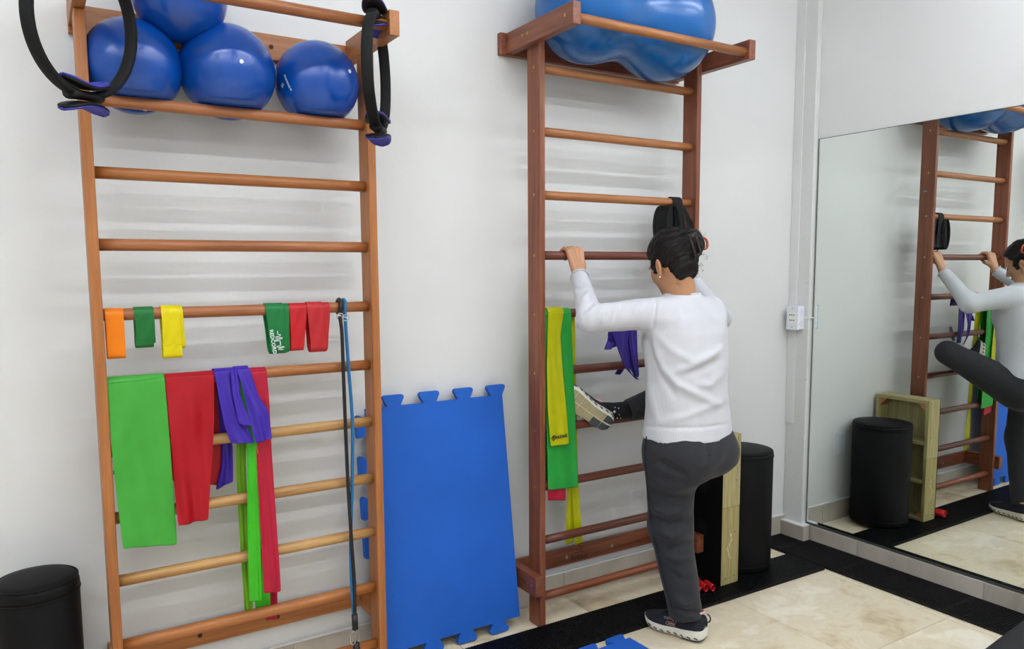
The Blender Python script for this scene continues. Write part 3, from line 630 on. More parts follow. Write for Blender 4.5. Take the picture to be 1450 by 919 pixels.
for y0_, s_ in ((sy0+.0205, 1), (sy1-.0205, -1)):
    for zc_, zs in ((z0+sh-.0205, -1), (z0+.0205, 1)):
        MB().add([(x, y0_+s_*a, zc_+zs*b_) for x in (sx0+.03, sx1-.004) for a, b_ in ((0, 0), (.045, 0), (0, .045))], [(0, 1, 2), (3, 5, 4), (0, 3, 4, 1), (1, 4, 5, 2), (0, 2, 5, 3)]).build('corner_block', wood('orange_pine', (190, 132, 84), (150, 98, 60), 'x', .6), sbx)
for xq, zq, bd in ((.8, .67, b1), (.75, .48, b1), (.75, .24, b2), (.25, .03, b2), (.75, .035, b2)): disc('nail', (sx0+(sx1-sx0)*xq, sy0-.0004, z0+zq), (0, 1, 0), .0028, .0012, M_STEEL if False else M_DARKPLUG, bd, 8)
M_GLUE = simple('dried_white_glue', (232, 232, 222), .35)
rg = np.random.RandomState(3); gmb = MB()
for k in range(16):
    zc_ = z0+.235-k*.0075; xc_ = sx0+.052+.012*math.sin(k*.5)+rg.uniform(-.006, .006)-k*.0006; V, F = uv_sphere((0, 0, 0), 1, 8, 5)
    gmb.add(V*np.array([rg.uniform(.001, .0035), .0008, rg.uniform(.002, .005)])+np.array([xc_, sy0, zc_]), F)
tag(gmb.build('glue_drips', M_GLUE, b2, True), 'dried white glue drips', kind='stuff')

# red band lying on the grate
rb = thing('loop_band', (2.47, -.30, .014), 'small red loop band lying curled on the black floor grating', 'resistance band')
for k, (cx_, cy_, rr_, hh) in enumerate([(2.452, -.322, .0165, .04), (2.482, -.335, .0145, .036)]):
    G = []
    for i in range(21):
        a = 2*math.pi*i/20
        G.append([(cx_+rr_*math.cos(a)*.8+.030*j/4*.5, cy_+.012+.07*(j/4-.5)*.9+0*a, .0162+rr_+rr_*math.sin(a)) for j in range(5)])
    MB().grid(G).build('coil', latex('bright_red_latex', (206, 28, 34), .1), rb, True, solid=.0016)
G = [[(2.40+.045*i/8, -.33+.06*j/4, .0168+.016*abs(math.sin(i*.7))+.002) for j in range(5)] for i in range(9)]
MB().grid(G).build('loose_end', latex('bright_red_latex', (206, 28, 34), .1), rb, True, solid=.0016)

# ------------------------------------------------------------------ floor grating
def grate_mesh(lx, ly):
    mb = MB(); h = .0135
    nx, ny = int(round(lx/.0125)), int(round(ly/.0125))
    for i in range(nx+1): x = -lx/2+lx*i/nx; mb.box(x-.0016, x+.0016, -ly/2-.0035, ly/2+.0035, .002, h)
    for j in range(ny+1): y = -ly/2+ly*j/ny; mb.box(-lx/2-.0025, lx/2+.0025, y-.0016, y+.0016, .001, h-.0006)
    mb.box(-lx/2, lx/2, -ly/2, -ly/2+.004, .0005, h+.0004); mb.box(-lx/2, lx/2, ly/2-.004, ly/2, .0005, h+.0004)
    mb.box(-lx/2+.002, lx/2-.002, -ly/2+.002, ly/2-.002, .0005, .0015)
    return mb.build('floor_grate', M_GRATE, None)
gp0 = None
wp_lab = ['black plastic floor grate at the lower edge behind the foam mat', 'black plastic floor grate in front of the left foot of the right wall bars', 'black plastic floor grate under the raised leg in front of the right wall bars', 'black plastic floor grate carrying the step box and black cylinder']
def slope_y(x): return -.3305-.012*(x-2.6)
for k, xa in enumerate((1.092, 1.592, 2.092, 2.592)):
    if gp0 is None: gp0 = grate_mesh(.494, .21); o = gp0
    else: o = dup(gp0, (0, 0, 0)) if k < 3 else grate_mesh(.546, .21)
    o.location = (xa+(.25 if k < 3 else .276)-.004, slope_y(xa+.25 if k < 3 else xa+.276), .007); o.rotation_euler.z = -.012; tag(o, wp_lab[k], 'floor grate', 'black floor grates')
for gx, gy, xc, yc, lab in ((.194, .138, 3.252, -.086, 'short black plastic floor grate piece in the corner by the pillar foot'), (.244, .332, 3.277, -.33, 'black plastic floor grate along the mirror nearest the corner'),
                            (.244, .494, 3.277, -.752, 'black plastic floor grate along the mirror, middle piece'), (.244, .494, 3.277, -1.252, 'black plastic floor grate along the mirror beside the black bench')):
    o = grate_mesh(gx, gy); o.location = (xc, yc, .007); tag(o, lab, 'floor grate', 'black floor grates')

# black padded bench corner in the right foreground
bn = thing('padded_bench', (2.95, -1.9, 0), 'black padded bench whose corner shows in the lower right foreground', 'bench')
p0_, p1_ = at(1387, 919, 'z', .30), at(1450, 872, 'z', .30); ex = p1_-p0_; ex /= np.linalg.norm(ex); ey = np.array([ex[1], -ex[0], 0]); o0 = p0_-ex*.35
def bench_box(name, u0, u1, v0, v1, za, zb_, mat, bev):
    V = [o0+ex*u+ey*v for u in (u0, u1) for v in (v0, v1)]; vv = [(p[0], p[1], z) for p in V for z in (za, zb_)]
    return MB().add(vv, [(0, 1, 3, 2), (4, 6, 7, 5), (0, 4, 5, 1), (2, 3, 7, 6), (0, 2, 6, 4), (1, 5, 7, 3)]).build(name, mat, bn, bevel=bev, seg=4)
bench_box('cushion', 0, .95, 0, .45, .22, .30, simple('soft_black_vinyl', (28, 28, 30), .6, spec=.3), .02)
for u in (.06, .84):
    for v in (.06, .34): bench_box('leg', u, u+.05, v, v+.05, 0, .2195, M_BLACKPLASTIC, .004)
#PERSON
# ------------------------------------------------------------------ the person (implicit surfaces meshed on a grid)
def A3(*p): return np.array(p, float)
def rcone(P, a, b, ra, rb):
    a, b = np.array(a, float), np.array(b, float); d = b-a; t = np.clip(((P-a)@d)/(d@d), 0, 1)
    return np.linalg.norm(P-a-t[:, None]*d, axis=1)-(ra+(rb-ra)*t)
def ellip(P, c, r, Rm=None):
    q = P-np.array(c, float)
    if Rm is not None: q = q@np.array(Rm).T
    r = np.array(r, float); k = np.linalg.norm(q/r, axis=1); k2 = np.linalg.norm(q/(r*r), axis=1)+1e-9
    return k*(k-1)/k2
def smin(a, b, k):
    h = np.clip(.5+.5*(b-a)/k, 0, 1); return b+(a-b)*h-k*h*(1-h)
def stack(P, rows, ang=0, p=2.2):
    T = np.array(rows, float); z = np.clip(P[:, 2], T[0, 0], T[-1, 0]); g = [np.interp(z, T[:, 0], T[:, k]) for k in range(1, 5)]
    x, y = P[:, 0]-g[0], P[:, 1]-g[1]; ca, sa = math.cos(ang), math.sin(ang); x, y = x*ca+y*sa, -x*sa+y*ca
    q = (np.abs(x/g[2])**p+np.abs(y/g[3])**p)**(1/p); d = (q-1)*np.minimum(g[2], g[3])
    dz = np.maximum(T[0, 0]-P[:, 2], P[:, 2]-T[-1, 0]); return np.where(dz > 0, np.sqrt(np.maximum(d, 0)**2+dz**2), np.maximum(d, dz))
def iso(fn, lo, hi, h):
    """surface nets: zero set of fn -> verts, quads"""
    lo, hi = np.array(lo, float), np.array(hi, float); n = np.ceil((hi-lo)/h).astype(int)+1
    ax = [lo[i]+h*np.arange(n[i]) for i in range(3)]
    X = np.stack(np.meshgrid(*ax, indexing='ij'), -1).reshape(-1, 3); D = np.empty(len(X))
    for s in range(0, len(X), 400000): D[s:s+400000] = fn(X[s:s+400000])
    D = D.reshape(n); m = n-1; S = np.zeros(tuple(m)+(3,)); K = np.zeros(tuple(m))
    cs = [(i, j, k) for i in (0, 1) for j in (0, 1) for k in (0, 1)]
    def sl(c): return tuple(slice(c[q], c[q]+m[q]) for q in range(3))
    for a in cs:
        for q in range(3):
            if a[q]: continue
            b = list(a); b[q] = 1; da, db = D[sl(a)], D[sl(b)]; x = (da < 0) != (db < 0); t = np.where(x, da/np.where(x, da-db, 1), 0)
            K += x
            for e in range(3): S[..., e] += np.where(x, a[e]+(t if e == q else 0), 0)
    on = K > 0; idx = -np.ones(tuple(m), int); idx[on] = np.arange(on.sum()); ijk = np.argwhere(on)
    V = lo+h*(ijk+S[on]/K[on][:, None]); F = []
    for q in range(3):
        o1, o2 = (q+1) % 3, (q+2) % 3; sa = [slice(0, None)]*3; sb = [slice(0, None)]*3; sa[q] = slice(0, -1); sb[q] = slice(1, None)
        da, db = D[tuple(sa)], D[tuple(sb)]; e = np.argwhere((da < 0) != (db < 0)); e = e[(e[:, o1] > 0) & (e[:, o2] > 0) & (e[:, o1] < m[o1]) & (e[:, o2] < m[o2]) & (e[:, q] < m[q])]
        def cell(d1, d2):
            c = e.copy(); c[:, o1] -= d1; c[:, o2] -= d2; return idx[c[:, 0], c[:, 1], c[:, 2]]
        Q = np.stack([cell(1, 1), cell(0, 1), cell(0, 0), cell(1, 0)], 1); neg = da[e[:, 0], e[:, 1], e[:, 2]] < 0
        Q[~neg] = Q[~neg][:, ::-1]; F.append(Q)
    F = np.concatenate(F); return V, F[(F >= 0).all(1)]
def normals(V, F):
    N = np.zeros_like(V); fn = np.cross(V[F[:, 2]]-V[F[:, 0]], V[F[:, 3]]-V[F[:, 1]])
    for k in range(4): np.add.at(N, F[:, k], fn)
    return N/(np.linalg.norm(N, axis=1)[:, None]+1e-12)
def relax(V, F, it=2, w=.5):
    for _ in range(it):
        S = np.zeros_like(V); c = np.zeros(len(V))
        for a, b in ((0, 1), (1, 2), (2, 3), (3, 0)):
            np.add.at(S, F[:, a], V[F[:, b]]); np.add.at(S, F[:, b], V[F[:, a]]); np.add.at(c, F[:, a], 1); np.add.at(c, F[:, b], 1)
        V = V*(1-w)+w*S/np.maximum(c, 1)[:, None]
    return V
def crease(V, F, folds, gain=1.5):
    """push cloth folds: polylines traced on the photo, ridge (+) or valley (-), only where the cloth faces that side"""
    N = normals(V, F); px = project(V); facing = np.clip(((CAM-V)*N).sum(1)/np.linalg.norm(CAM-V, axis=1)*2.2, 0, 1); D = np.zeros(len(V))
    for pts, amp, wd in folds:
        L = np.array(pts, float); best = np.full(len(V), 1e9); taper = np.ones(len(V)); tot = len(L)-1
        for i in range(tot):
            a, d = L[i], L[i+1]-L[i]; t = np.clip(((px-a)@d)/(d@d), 0, 1); dist = np.linalg.norm(px-a-t[:, None]*d, axis=1)
            s = (i+t)/tot; k = dist < best; best[k] = dist[k]; taper[k] = np.sin(np.pi*np.clip(s[k]*.86+.07, 0, 1))**.6
        D += amp*taper*np.exp(-(best/wd)**2)
    return V+N*(D*facing*gain)[:, None]
def cloth_noise(V, F, amp, k=(9, 11, 7), seed=1):
    N = normals(V, F); r = np.random.RandomState(seed); D = np.zeros(len(V))
    for q in range(6):
        w_ = r.normal(size=3)*np.array(k)*(1+q*.5); D += np.sin(V@w_+r.rand()*6.28)/(1+q*.5)
    return V+N*(D*amp)[:, None]
def mesh_from(V, F, name, mat, parent): return MB().add(V, [tuple(q) for q in F]).build(name, mat, parent, True)

# joints
SH_L, EL_L, WR_L = A3(1.945, -.528, 1.283), A3(1.728, -.432, 1.262), A3(1.828, -.232, 1.418)
SH_R, EL_R, WR_R = A3(2.268, -.528, 1.283), A3(2.43, -.40, 1.238), A3(2.412, -.236, 1.415)
HIP_L, KN_L, AN_L = A3(2.025, -.553, .74), A3(2.043, -.535, .45), A3(2.088, -.583, .115)
HIP_R, KN_R, AN_R = A3(2.195, -.54, .762), A3(2.425, -.292, .955), A3(2.100, -.215, .848)
NECK = A3(2.098, -.525, 1.335); HC = A3(2.064, -.494, 1.468)
man = thing('person', (2.1, -.55, 0), 'person in white top and dark grey trousers stretching one raised leg at the wall bars', 'person')
# head frame: r (her right), f (forward), u (up)
hy, hp = math.radians(-5), math.radians(27)      # turned a little to her left, bowed
hf = A3(-math.sin(hy)*math.cos(hp), math.cos(hy)*math.cos(hp), -math.sin(hp)); hr = np.cross(hf, (0, 0, 1)); hr /= np.linalg.norm(hr); hu = np.cross(hr, hf)
HM = np.stack([hr, hf, hu])
def hl(P): return (P-HC)@HM.T
def hw(r, f, u): return HC+hr*r+hf*f+hu*u
def skull(q): return ellip(q, (0, -.012, .026), (.070, .090, .082))
def head_sdf(P):
    q = hl(P); qa = q.copy(); qa[:, 0] = np.abs(qa[:, 0]); d = skull(q)
    d = smin(d, ellip(q, (0, .032, -.038), (.056, .056, .074)), .03)
    d = smin(d, ellip(q, (0, .060, -.092), (.022, .020, .018)), .03)          # chin
    d = smin(d, ellip(qa, (.036, .048, -.030), (.022, .026, .026)), .02)      # cheeks
    d = smin(d, ellip(qa, (.028, .074, .012), (.024, .010, .007)), .012)      # brows
    d = smin(d, rcone(q, (0, .080, .006), (0, .102, -.034), .007, .010), .010) # nose
    d = smin(d, ellip(qa, (.009, .092, -.038), (.009, .010, .007)), .006)
    d = smin(d, ellip(q, (0, .082, -.060), (.022, .009, .005)), .006)
    d = smin(d, ellip(q, (0, .081, -.070), (.019, .009, .006)), .006)
    eye = ellip(qa, (.029, .086, -.004), (.017, .014, .010)); d = np.maximum(d, -eye+.006)
    d = smin(d, ellip(qa, (.029, .066, -.004), (.013, .013, .011)), .004)     # eyelids and eyes
    ear = ellip(qa, (.074, -.012, -.026), (.008, .019, .031), [[.96, .28, 0], [-.27, .93, .25], [.07, -.24, .97]]); conch = ellip(qa, (.083, -.009, -.024), (.007, .009, .016))
    d = smin(d, np.maximum(ear, -conch), .006)
    d = smin(d, ellip(qa, (.071, -.006, -.056), (.006, .008, .009)), .006)    # lobes
    nk = rcone(P, hw(0, -.028, -.055), NECK+A3(0, .0, -.03), .051, .06)
    return smin(d, nk, .025)
hv, hfc = iso(head_sdf, HC-A3(.15, .16, .21), HC+A3(.15, .17, .14), .0036); hv = relax(hv, hfc, 1, .4)
def hand(x0, spread, wr, elbow, thumb_side):
    """hand over the rung: 4 fingers curl over the far side, thumb under it"""
    zc, rr = RR[3], .0262; segs = []
    lens = [(.0, .0080), (.0015, .0086), (.001, .0086), (-.002, .0083)]     # little, ring, middle, index
    kn = []
    for k in range(4):
        x = x0+spread*k/3*thumb_side; s = [(.92, .86, .9, .95)[k]]*1
        def c(a, r=rr): return A3(x, LYR-r*math.cos(math.radians(a)), zc+r*math.sin(math.radians(a)))
        a0 = (38, 44, 46, 42)[k]; tip = (196, 214, 216, 206)[k]
        pts = [c(a0, rr+.006), c(a0+52, rr+.003), c(a0+104, rr), c(tip, rr)]; kn.append(pts[0]); r0 = lens[k][1]
        pts = [p+A3((k-1.5)*.0006*i*thumb_side, 0, 0) for i, p in enumerate(pts)]
        segs += [(pts[0], pts[1], r0*1.12, r0), (pts[1], pts[2], r0, r0*.93), (pts[2], pts[3], r0*.93, r0*.78)]
    ki, kl = kn[3], kn[0]; mid = (ki+kl)/2
    tb = wr+(mid-wr)*.32+A3(thumb_side*.024, .004, 0)
    t1 = A3(x0+spread*thumb_side+thumb_side*.012, LYR-.024, zc-.034); t2 = A3(x0+spread*thumb_side-thumb_side*.004, LYR-.004, zc-.029); t3 = A3(x0+spread*thumb_side-thumb_side*.024, LYR+.012, zc-.024)
    def f(P):
        d = np.full(len(P), 1e9)
        for a, b, r1, r2 in segs: d = smin(d, rcone(P, a, b, r1, r2), .0018)
        pal = np.full(len(P), 1e9)
        for k in range(4):
            base = wr+A3((k-1.5)*.009*thumb_side, 0, 0); pal = smin(pal, rcone(P, base, kn[k]+A3(0, -.001, -.003), .0165, .0112), .006)
        d = smin(d, pal, .006); d = smin(d, rcone(P, tb, t1, .0135, .0105), .012); d = smin(d, rcone(P, t1, t2, .0105, .0095), .004); d = smin(d, rcone(P, t2, t3, .0095, .0075), .003)
        fa = wr+(elbow-wr)*.35
        return smin(d, rcone(P, wr, fa, .0225, .030), .012)
    lo = np.minimum(np.array(kn).min(0), wr)-A3(.06, .06, .06); hi = np.maximum(np.array(kn).max(0), wr)+A3(.06, .1, .05)
    V, F = iso(f, lo, hi, .0026); return relax(V, F, 1, .4), F, kn
lhv, lhf, lkn = hand(1.797, .064, WR_L, EL_L, 1)
rhv, rhf, rkn = hand(2.456, .064, WR_R, EL_R, -1)
TOR = [(.80, 2.105, -.556, .150, .115), (.92, 2.105, -.55, .132, .10), (1.05, 2.105, -.545, .142, .108), (1.18, 2.105, -.535, .155, .108), (1.27, 2.104, -.53, .158, .088), (1.31, 2.10, -.527, .10, .066), (1.34, 2.098, -.525, .052, .05)]
def core_sdf(P):
    d = stack(P, TOR)
    for a, b, ra, rb in ((SH_L, EL_L, .042, .034), (EL_L, WR_L, .033, .024), (SH_R, EL_R, .042, .034), (EL_R, WR_R, .033, .024), (HIP_L, KN_L, .072, .046), (KN_L, AN_L, .044, .03), (HIP_R, KN_R, .072, .046), (KN_R, AN_R, .042, .03)): d = smin(d, rcone(P, a, b, ra, rb), .03)
    d = smin(d, rcone(P, A3(2.05, -.57, .80), A3(2.16, -.57, .80), .1, .1), .04)
    return d
cv, cf = iso(core_sdf, (1.64, -.75, .05), (2.54, -.16, 1.42), .009)
mb = MB()
for V, F in ((hv, hfc), (lhv, lhf), (rhv, rhf), (cv, cf)): mb.add(V, [tuple(q) for q in F])
M_SKIN = simple('skin', (190, 140, 106), .5, var=.05, vscale=18, bmp=.06, bscale=140, sss=.12, spec=.4)
body = mb.build('body', M_SKIN, man, True)
# shirt
TS = [(.800, 2.106, -.556, .186, .142), (.84, 2.106, -.555, .182, .139), (.92, 2.106, -.552, .170, .130), (1.02, 2.106, -.548, .166, .130), (1.12, 2.106, -.542, .172, .133), (1.20, 2.106, -.538, .176, .126), (1.26, 2.106, -.534, .176, .108), (1.30, 2.104, -.53, .142, .088), (1.335, 2.10, -.527, .088, .070), (1.352, 2.098, -.524, .068, .062)]
def shirt_sdf(P):
    d = stack(P, TS)
    d = smin(d, rcone(P, SH_L+A3(.03, 0, -.004), EL_L, .062, .050), .035); d = smin(d, rcone(P, SH_R+A3(-.03, 0, -.004), EL_R, .062, .050), .035)
    d = smin(d, rcone(P, EL_L, WR_L+(EL_L-WR_L)*.06, .049, .034), .02); d = smin(d, rcone(P, EL_R, WR_R+(EL_R-WR_R)*.06, .049, .034), .02)
    d = smin(d, ellip(P, (2.105, -.44, 1.165), (.12, .06, .065)), .04)     # chest
    for wr, el in ((WR_L, EL_L), (WR_R, EL_R)):
        ax = (wr-el)/np.linalg.norm(wr-el); d = np.maximum(d, np.where(np.linalg.norm(P-wr, axis=1) < .12, (P-wr)@ax-.004, -1))
    d = np.maximum(d, .803-P[:, 2]); d = np.maximum(d, np.where(np.hypot(P[:, 0]-2.1, P[:, 1]+.525) < .13, P[:, 2]-1.349, -1))
    return d
sv, sf = iso(shirt_sdf, (1.64, -.74, .78), (2.52, -.18, 1.45), .0062); sv = relax(sv, sf, 2, .5)
sv = cloth_noise(sv, sf, .0009, (16, 16, 16), 2)
sv = crease(sv, sf, [
    ([(922, 478), (935, 520), (960, 545), (990, 560), (1015, 572)], .009, 6), ([(918, 472), (925, 505), (940, 535), (955, 560)], -.006, 5), ([(925, 470), (950, 495), (980, 512), (1012, 500)], .005, 6),
    ([(1022, 492), (1000, 508), (975, 520), (950, 528)], .007, 5), ([(1018, 510), (1000, 520), (975, 530)], -.006, 5), ([(1020, 530), (1005, 545), (985, 545)], .006, 6), ([(1026, 565), (1000, 578), (970, 590), (940, 598)], .005, 6),
    ([(914, 520), (922, 560), (930, 595)], .006, 6), ([(985, 420), (1000, 440), (1016, 455)], .005, 6), ([(955, 430), (962, 450), (960, 470)], .004, 6),
    ([(929, 418), (927, 440), (924, 466)], -.005, 3), ([(912, 425), (900, 440), (890, 460)], .006, 6), ([(882, 432), (872, 445), (866, 462)], -.006, 5), ([(858, 430), (850, 445), (848, 458)], .007, 5), ([(842, 425), (834, 432), (826, 440)], -.007, 4), ([(838, 412), (830, 420), (822, 428)], .006, 4),
    ([(826, 400), (818, 408), (812, 412)], -.004, 4), ([(1016, 425), (1024, 450), (1022, 480)], .005, 7), ([(908, 603), (950, 606), (1000, 605), (1032, 600)], -.0035, 2)])
M_SHIRT, nt, b = new_mat('white_rib_knit'); b.inputs['Base Color'].default_value = lin((204, 204, 210)); b.inputs['Roughness'].default_value = .8; b.inputs['Sheen Weight'].default_value = .15; b.inputs['Specular IOR Level'].default_value = .2
mp = coords(nt, (1, 1, .02), False); wv = nt.nodes.new('ShaderNodeTexWave'); wv.bands_direction = 'X'; wv.inputs['Scale'].default_value = 52; wv.inputs['Distortion'].default_value = .4; nt.links.new(mp.outputs[0], wv.inputs[0]); bump(nt, b, wv.outputs[1], .22, .0012)
shirt = mesh_from(sv, sf, 'shirt', M_SHIRT, man)
MB().tube([A3(2.098, -.524, 1.3495)+A3(.069*math.cos(a), .063*math.sin(a), 0) for a in np.linspace(0, 6.2832, 41)[:-1]], .0042, 8, closed=True).build('collar', M_SHIRT, shirt, True)
for wr, el in ((WR_L, EL_L), (WR_R, EL_R)):
    ax = (wr-el)/np.linalg.norm(wr-el); e1 = np.cross(ax, (1, 0, 0)); e1 /= np.linalg.norm(e1); e2 = np.cross(ax, e1)
    for off in (-.006,): MB().tube([wr+ax*(off)+(e1*math.cos(a)+e2*math.sin(a))*.0345 for a in np.linspace(0, 6.2832, 29)[:-1]], .0035, 8, closed=True).build('cuff', M_SHIRT, shirt, True)
# trousers
TP = [(.66, 2.07, -.575, .10, .10), (.70, 2.10, -.572, .168, .130), (.76, 2.107, -.566, .182, .140), (.82, 2.107, -.558, .174, .132), (.87, 2.106, -.553, .160, .12)]
HEM = (KN_R-AN_R)/np.linalg.norm(KN_R-AN_R)
def trouser_sdf(P):
    d = stack(P, TP)
    d = smin(d, ellip(P, (2.19, -.60, .735), (.105, .10, .095)), .05)         # seat
    d = smin(d, ellip(P, (2.04, -.60, .725), (.10, .098, .10)), .05)
    d = smin(d, rcone(P, HIP_L, KN_L, .100, .082), .05); d = smin(d, rcone(P, KN_L, AN_L+A3(0, 0, -.02), .080, .064), .04)
    d = smin(d, rcone(P, HIP_R, KN_R, .104, .066), .05)
    sh = rcone(P, KN_R, AN_R, .064, .047); d = smin(d, sh, .012)
    d = np.maximum(d, .088-.10*(P[:, 1]+.583)-P[:, 2])
    near = np.linalg.norm(P-AN_R, axis=1) < .11
    return np.maximum(d, np.where(near, -((P-AN_R)@HEM)+.0, -1))
tv, tf = iso(trouser_sdf, (1.86, -.76, .03), (2.54, -.12, 1.06), .0062); tv = relax(tv, tf, 2, .5)
tv = cloth_noise(tv, tf, .0009, (14, 14, 10), 5)
tv = crease(tv, tf, [
    ([(968, 672), (950, 664), (935, 655)], -.009, 5), ([(972, 690), (950, 690), (925, 680)], .006, 6), ([(972, 705), (950, 706), (925, 698)], -.006, 5), ([(970, 722), (945, 728), (922, 716)], .007, 6), ([(970, 738), (948, 742), (925, 732)], -.006, 5),
    ([(974, 752), (952, 760), (930, 752)], .006, 6), ([(976, 768), (955, 776), (934, 770)], -.006, 5), ([(980, 790), (958, 792), (938, 786)], .005, 6), ([(985, 820), (965, 822), (950, 812)], -.004, 6),
    ([(990, 852), (970, 856), (955, 846)], .006, 5), ([(992, 866), (972, 866), (958, 862)], -.006, 4), ([(1026, 630), (1016, 650), (996, 662)], .005, 8), ([(1000, 612), (1002, 640), (998, 655)], -.003, 4)], 2.3)
M_PANTS = simple('charcoal_jersey', (48, 48, 52), .85, var=.12, vscale=160, bmp=.1, bscale=300, spec=.2, sheen=.1)
pants = mesh_from(tv, tf, 'trousers', M_PANTS, man)
# side seam piping: surface points found by marching along rays towards the trousers
def hit(px, py, sdf, t0=2.2, t1=3.8):
    d = FW+RT*(px-PCX)/FPX-UPV*(py-PCY)/FPX; d /= np.linalg.norm(d); t = t0
    for _ in range(80):
        p = CAM+d*t; s = float(sdf(p[None])[0])
        if s < .0006: return p-d*.002
        t += max(s*.8, .0008)
        if t > t1: return None
    return None
seam = [hit(x, y, trouser_sdf) for x, y in [(916, 618), (913, 650), (915, 690), (921, 730), (928, 770), (936, 805), (945, 840), (952, 862)]]
seam = [p for p in seam if p is not None]
M_SEAM = simple('black_seam', (22, 22, 26), .8)
if len(seam) > 3: MB().tube([q+(CAM-q)/np.linalg.norm(CAM-q)*.004 for q in smooth_path(seam, 40)], .0034, 6).build('side_seam', M_SEAM, pants, True)
seam = [hit(x, y, trouser_sdf) for x, y in [(1004, 645), (1018, 640), (1027, 628)]]
seam = [p for p in seam if p is not None]
if len(seam) > 2: MB().tube(smooth_path(seam, 16), .0018, 6).build('pocket_edge', M_SEAM, pants, True)
# hair
def hair_sdf(P):
    q = hl(P); d = ellip(q, (0, -.016, .030), (.081, .103, .096))
    hairline = q[:, 1]*.82-(q[:, 2]-.018)*.62-.020+.25*np.maximum(0, -q[:, 2]-.01)         # in front of this plane: face
    d = np.maximum(d, hairline)
    d = smin(d, ellip(q, (0, -.062, -.058), (.056, .040, .050)), .02); d = -smin(-d, (q[:, 2]+.098+.55*(q[:, 1]+.06)), .016)
    side = ellip(np.stack([np.abs(q[:, 0]), q[:, 1], q[:, 2]], 1), (.067, .020, -.010), (.010, .014, .028)); d = smin(d, side, .008)   # sideburn
    d = smin(d, ellip(q, (.024, -.112, .022), (.046, .044, .058)), .022)       # twisted bun
    d = smin(d, ellip(q, (.0, -.084, -.036), (.040, .032, .044)), .02)
    earm = ellip(np.stack([np.abs(q[:, 0]), q[:, 1], q[:, 2]], 1), (.076, -.006, -.030), (.018, .020, .030)); d = np.maximum(d, -earm)
    ph = q[:, 2]*1.0+q[:, 1]*.45; st_ = np.sin(ph*420+3*np.sin(q[:, 1]*60+q[:, 0]*50))*.0014+np.sin(ph*170+q[:, 0]*90)*.0022
    return d-st_
ha, hb = iso(hair_sdf, HC-A3(.13, .17, .12), HC+A3(.13, .13, .14), .0036); ha = relax(ha, hb, 1, .35)
M_HAIR, nt, b = new_mat('dark_hair'); b.inputs['Base Color'].default_value = lin((15, 9, 10)); b.inputs['Roughness'].default_value = .5; b.inputs['Specular IOR Level'].default_value = .25
mp = coords(nt, (30, 12, 160), False); n = noise(nt, mp, 1.6, 4); bump(nt, b, n.outputs[0], .6, .004)
hair = mesh_from(ha, hb, 'hair', M_HAIR, man)
rg = np.random.RandomState(11); cm = MB()
for px_, py_, sc_ in [(992, 384, 1), (995, 372, 1.1), (995, 333, 1), (962, 398, .9), (984, 397, .9), (997, 361, 1.1), (986, 325, 1), (989, 391, .8), (973, 398, .7), (998, 346, .9)]:
    for e in range(4):
        p = at(px_+rg.uniform(-4, 3), py_+rg.uniform(-4, 4), 'y', -.56 if px_ > 980 else -.575); a0_ = rg.uniform(0, 6.28); sp_ = rg.choice([-1, 1])*rg.uniform(2.5, 6.5); r_ = rg.uniform(.003, .0085)*sc_; dr = RT*rg.uniform(-.004, .012)+UPV*rg.uniform(-.012, .004)
        cm.tube([p+(RT*math.cos(a0_+sp_*q)+UPV*math.sin(a0_+sp_*q))*r_*(1-.4*q)+dr*q+FW*.004*math.sin(3*q+a0_) for q in np.linspace(0, 1, 22)], .00045, 4)
tag(cm.build('stray_curls', M_HAIR, hair, True), 'loose curly strands', kind='stuff')
# claw clip
clip = MB()
cc = hit(983, 347, hair_sdf); toc = CAM-cc; toc /= np.linalg.norm(toc); cz = UPV*.9-RT*.42; cn = toc*.85+RT*.5; cn /= np.linalg.norm(cn); cz -= cn*(cz@cn); cz /= np.linalg.norm(cz); cx_ = np.cross(cz, cn); cc = cc+cn*.012
def clip_bar(a0, a1, b0, b1, o):
    vv = [cc+cx_*a+cz*b_+cn*(o+t_-(abs(b_)/.04)**2*.004) for a in (a0, a1) for b_ in (b0, b1) for t_ in (-.003, .003)]
    clip.add(vv, [(0, 1, 3, 2), (4, 6, 7, 5), (0, 4, 5, 1), (2, 3, 7, 6), (0, 2, 6, 4), (1, 5, 7, 3)])
so = .0
for a0, a1, b0, b1 in ((-.016, -.008, -.043, .043), (.008, .016, -.043, .043), (-.008, .008, .032, .043), (-.008, .008, -.043, -.032)): clip_bar(a0, a1, b0, b1, so)
clip.build('hair_clip', simple('dark_brown_clip', (40, 26, 26), .35), hair, False, bevel=.001)
amb = MB()
amb.tube(smooth_path([at(994, 336, 'y', -.545), at(999.5, 339, 'y', -.545), at(1001.5, 345, 'y', -.545), at(1000.5, 351, 'y', -.545), at(996, 353, 'y', -.545)], 14), [.003]+[.0048]*12+[.003], 8)
amb.build('clip_teeth', simple('amber_plastic', (176, 70, 26), .25), hair, True)
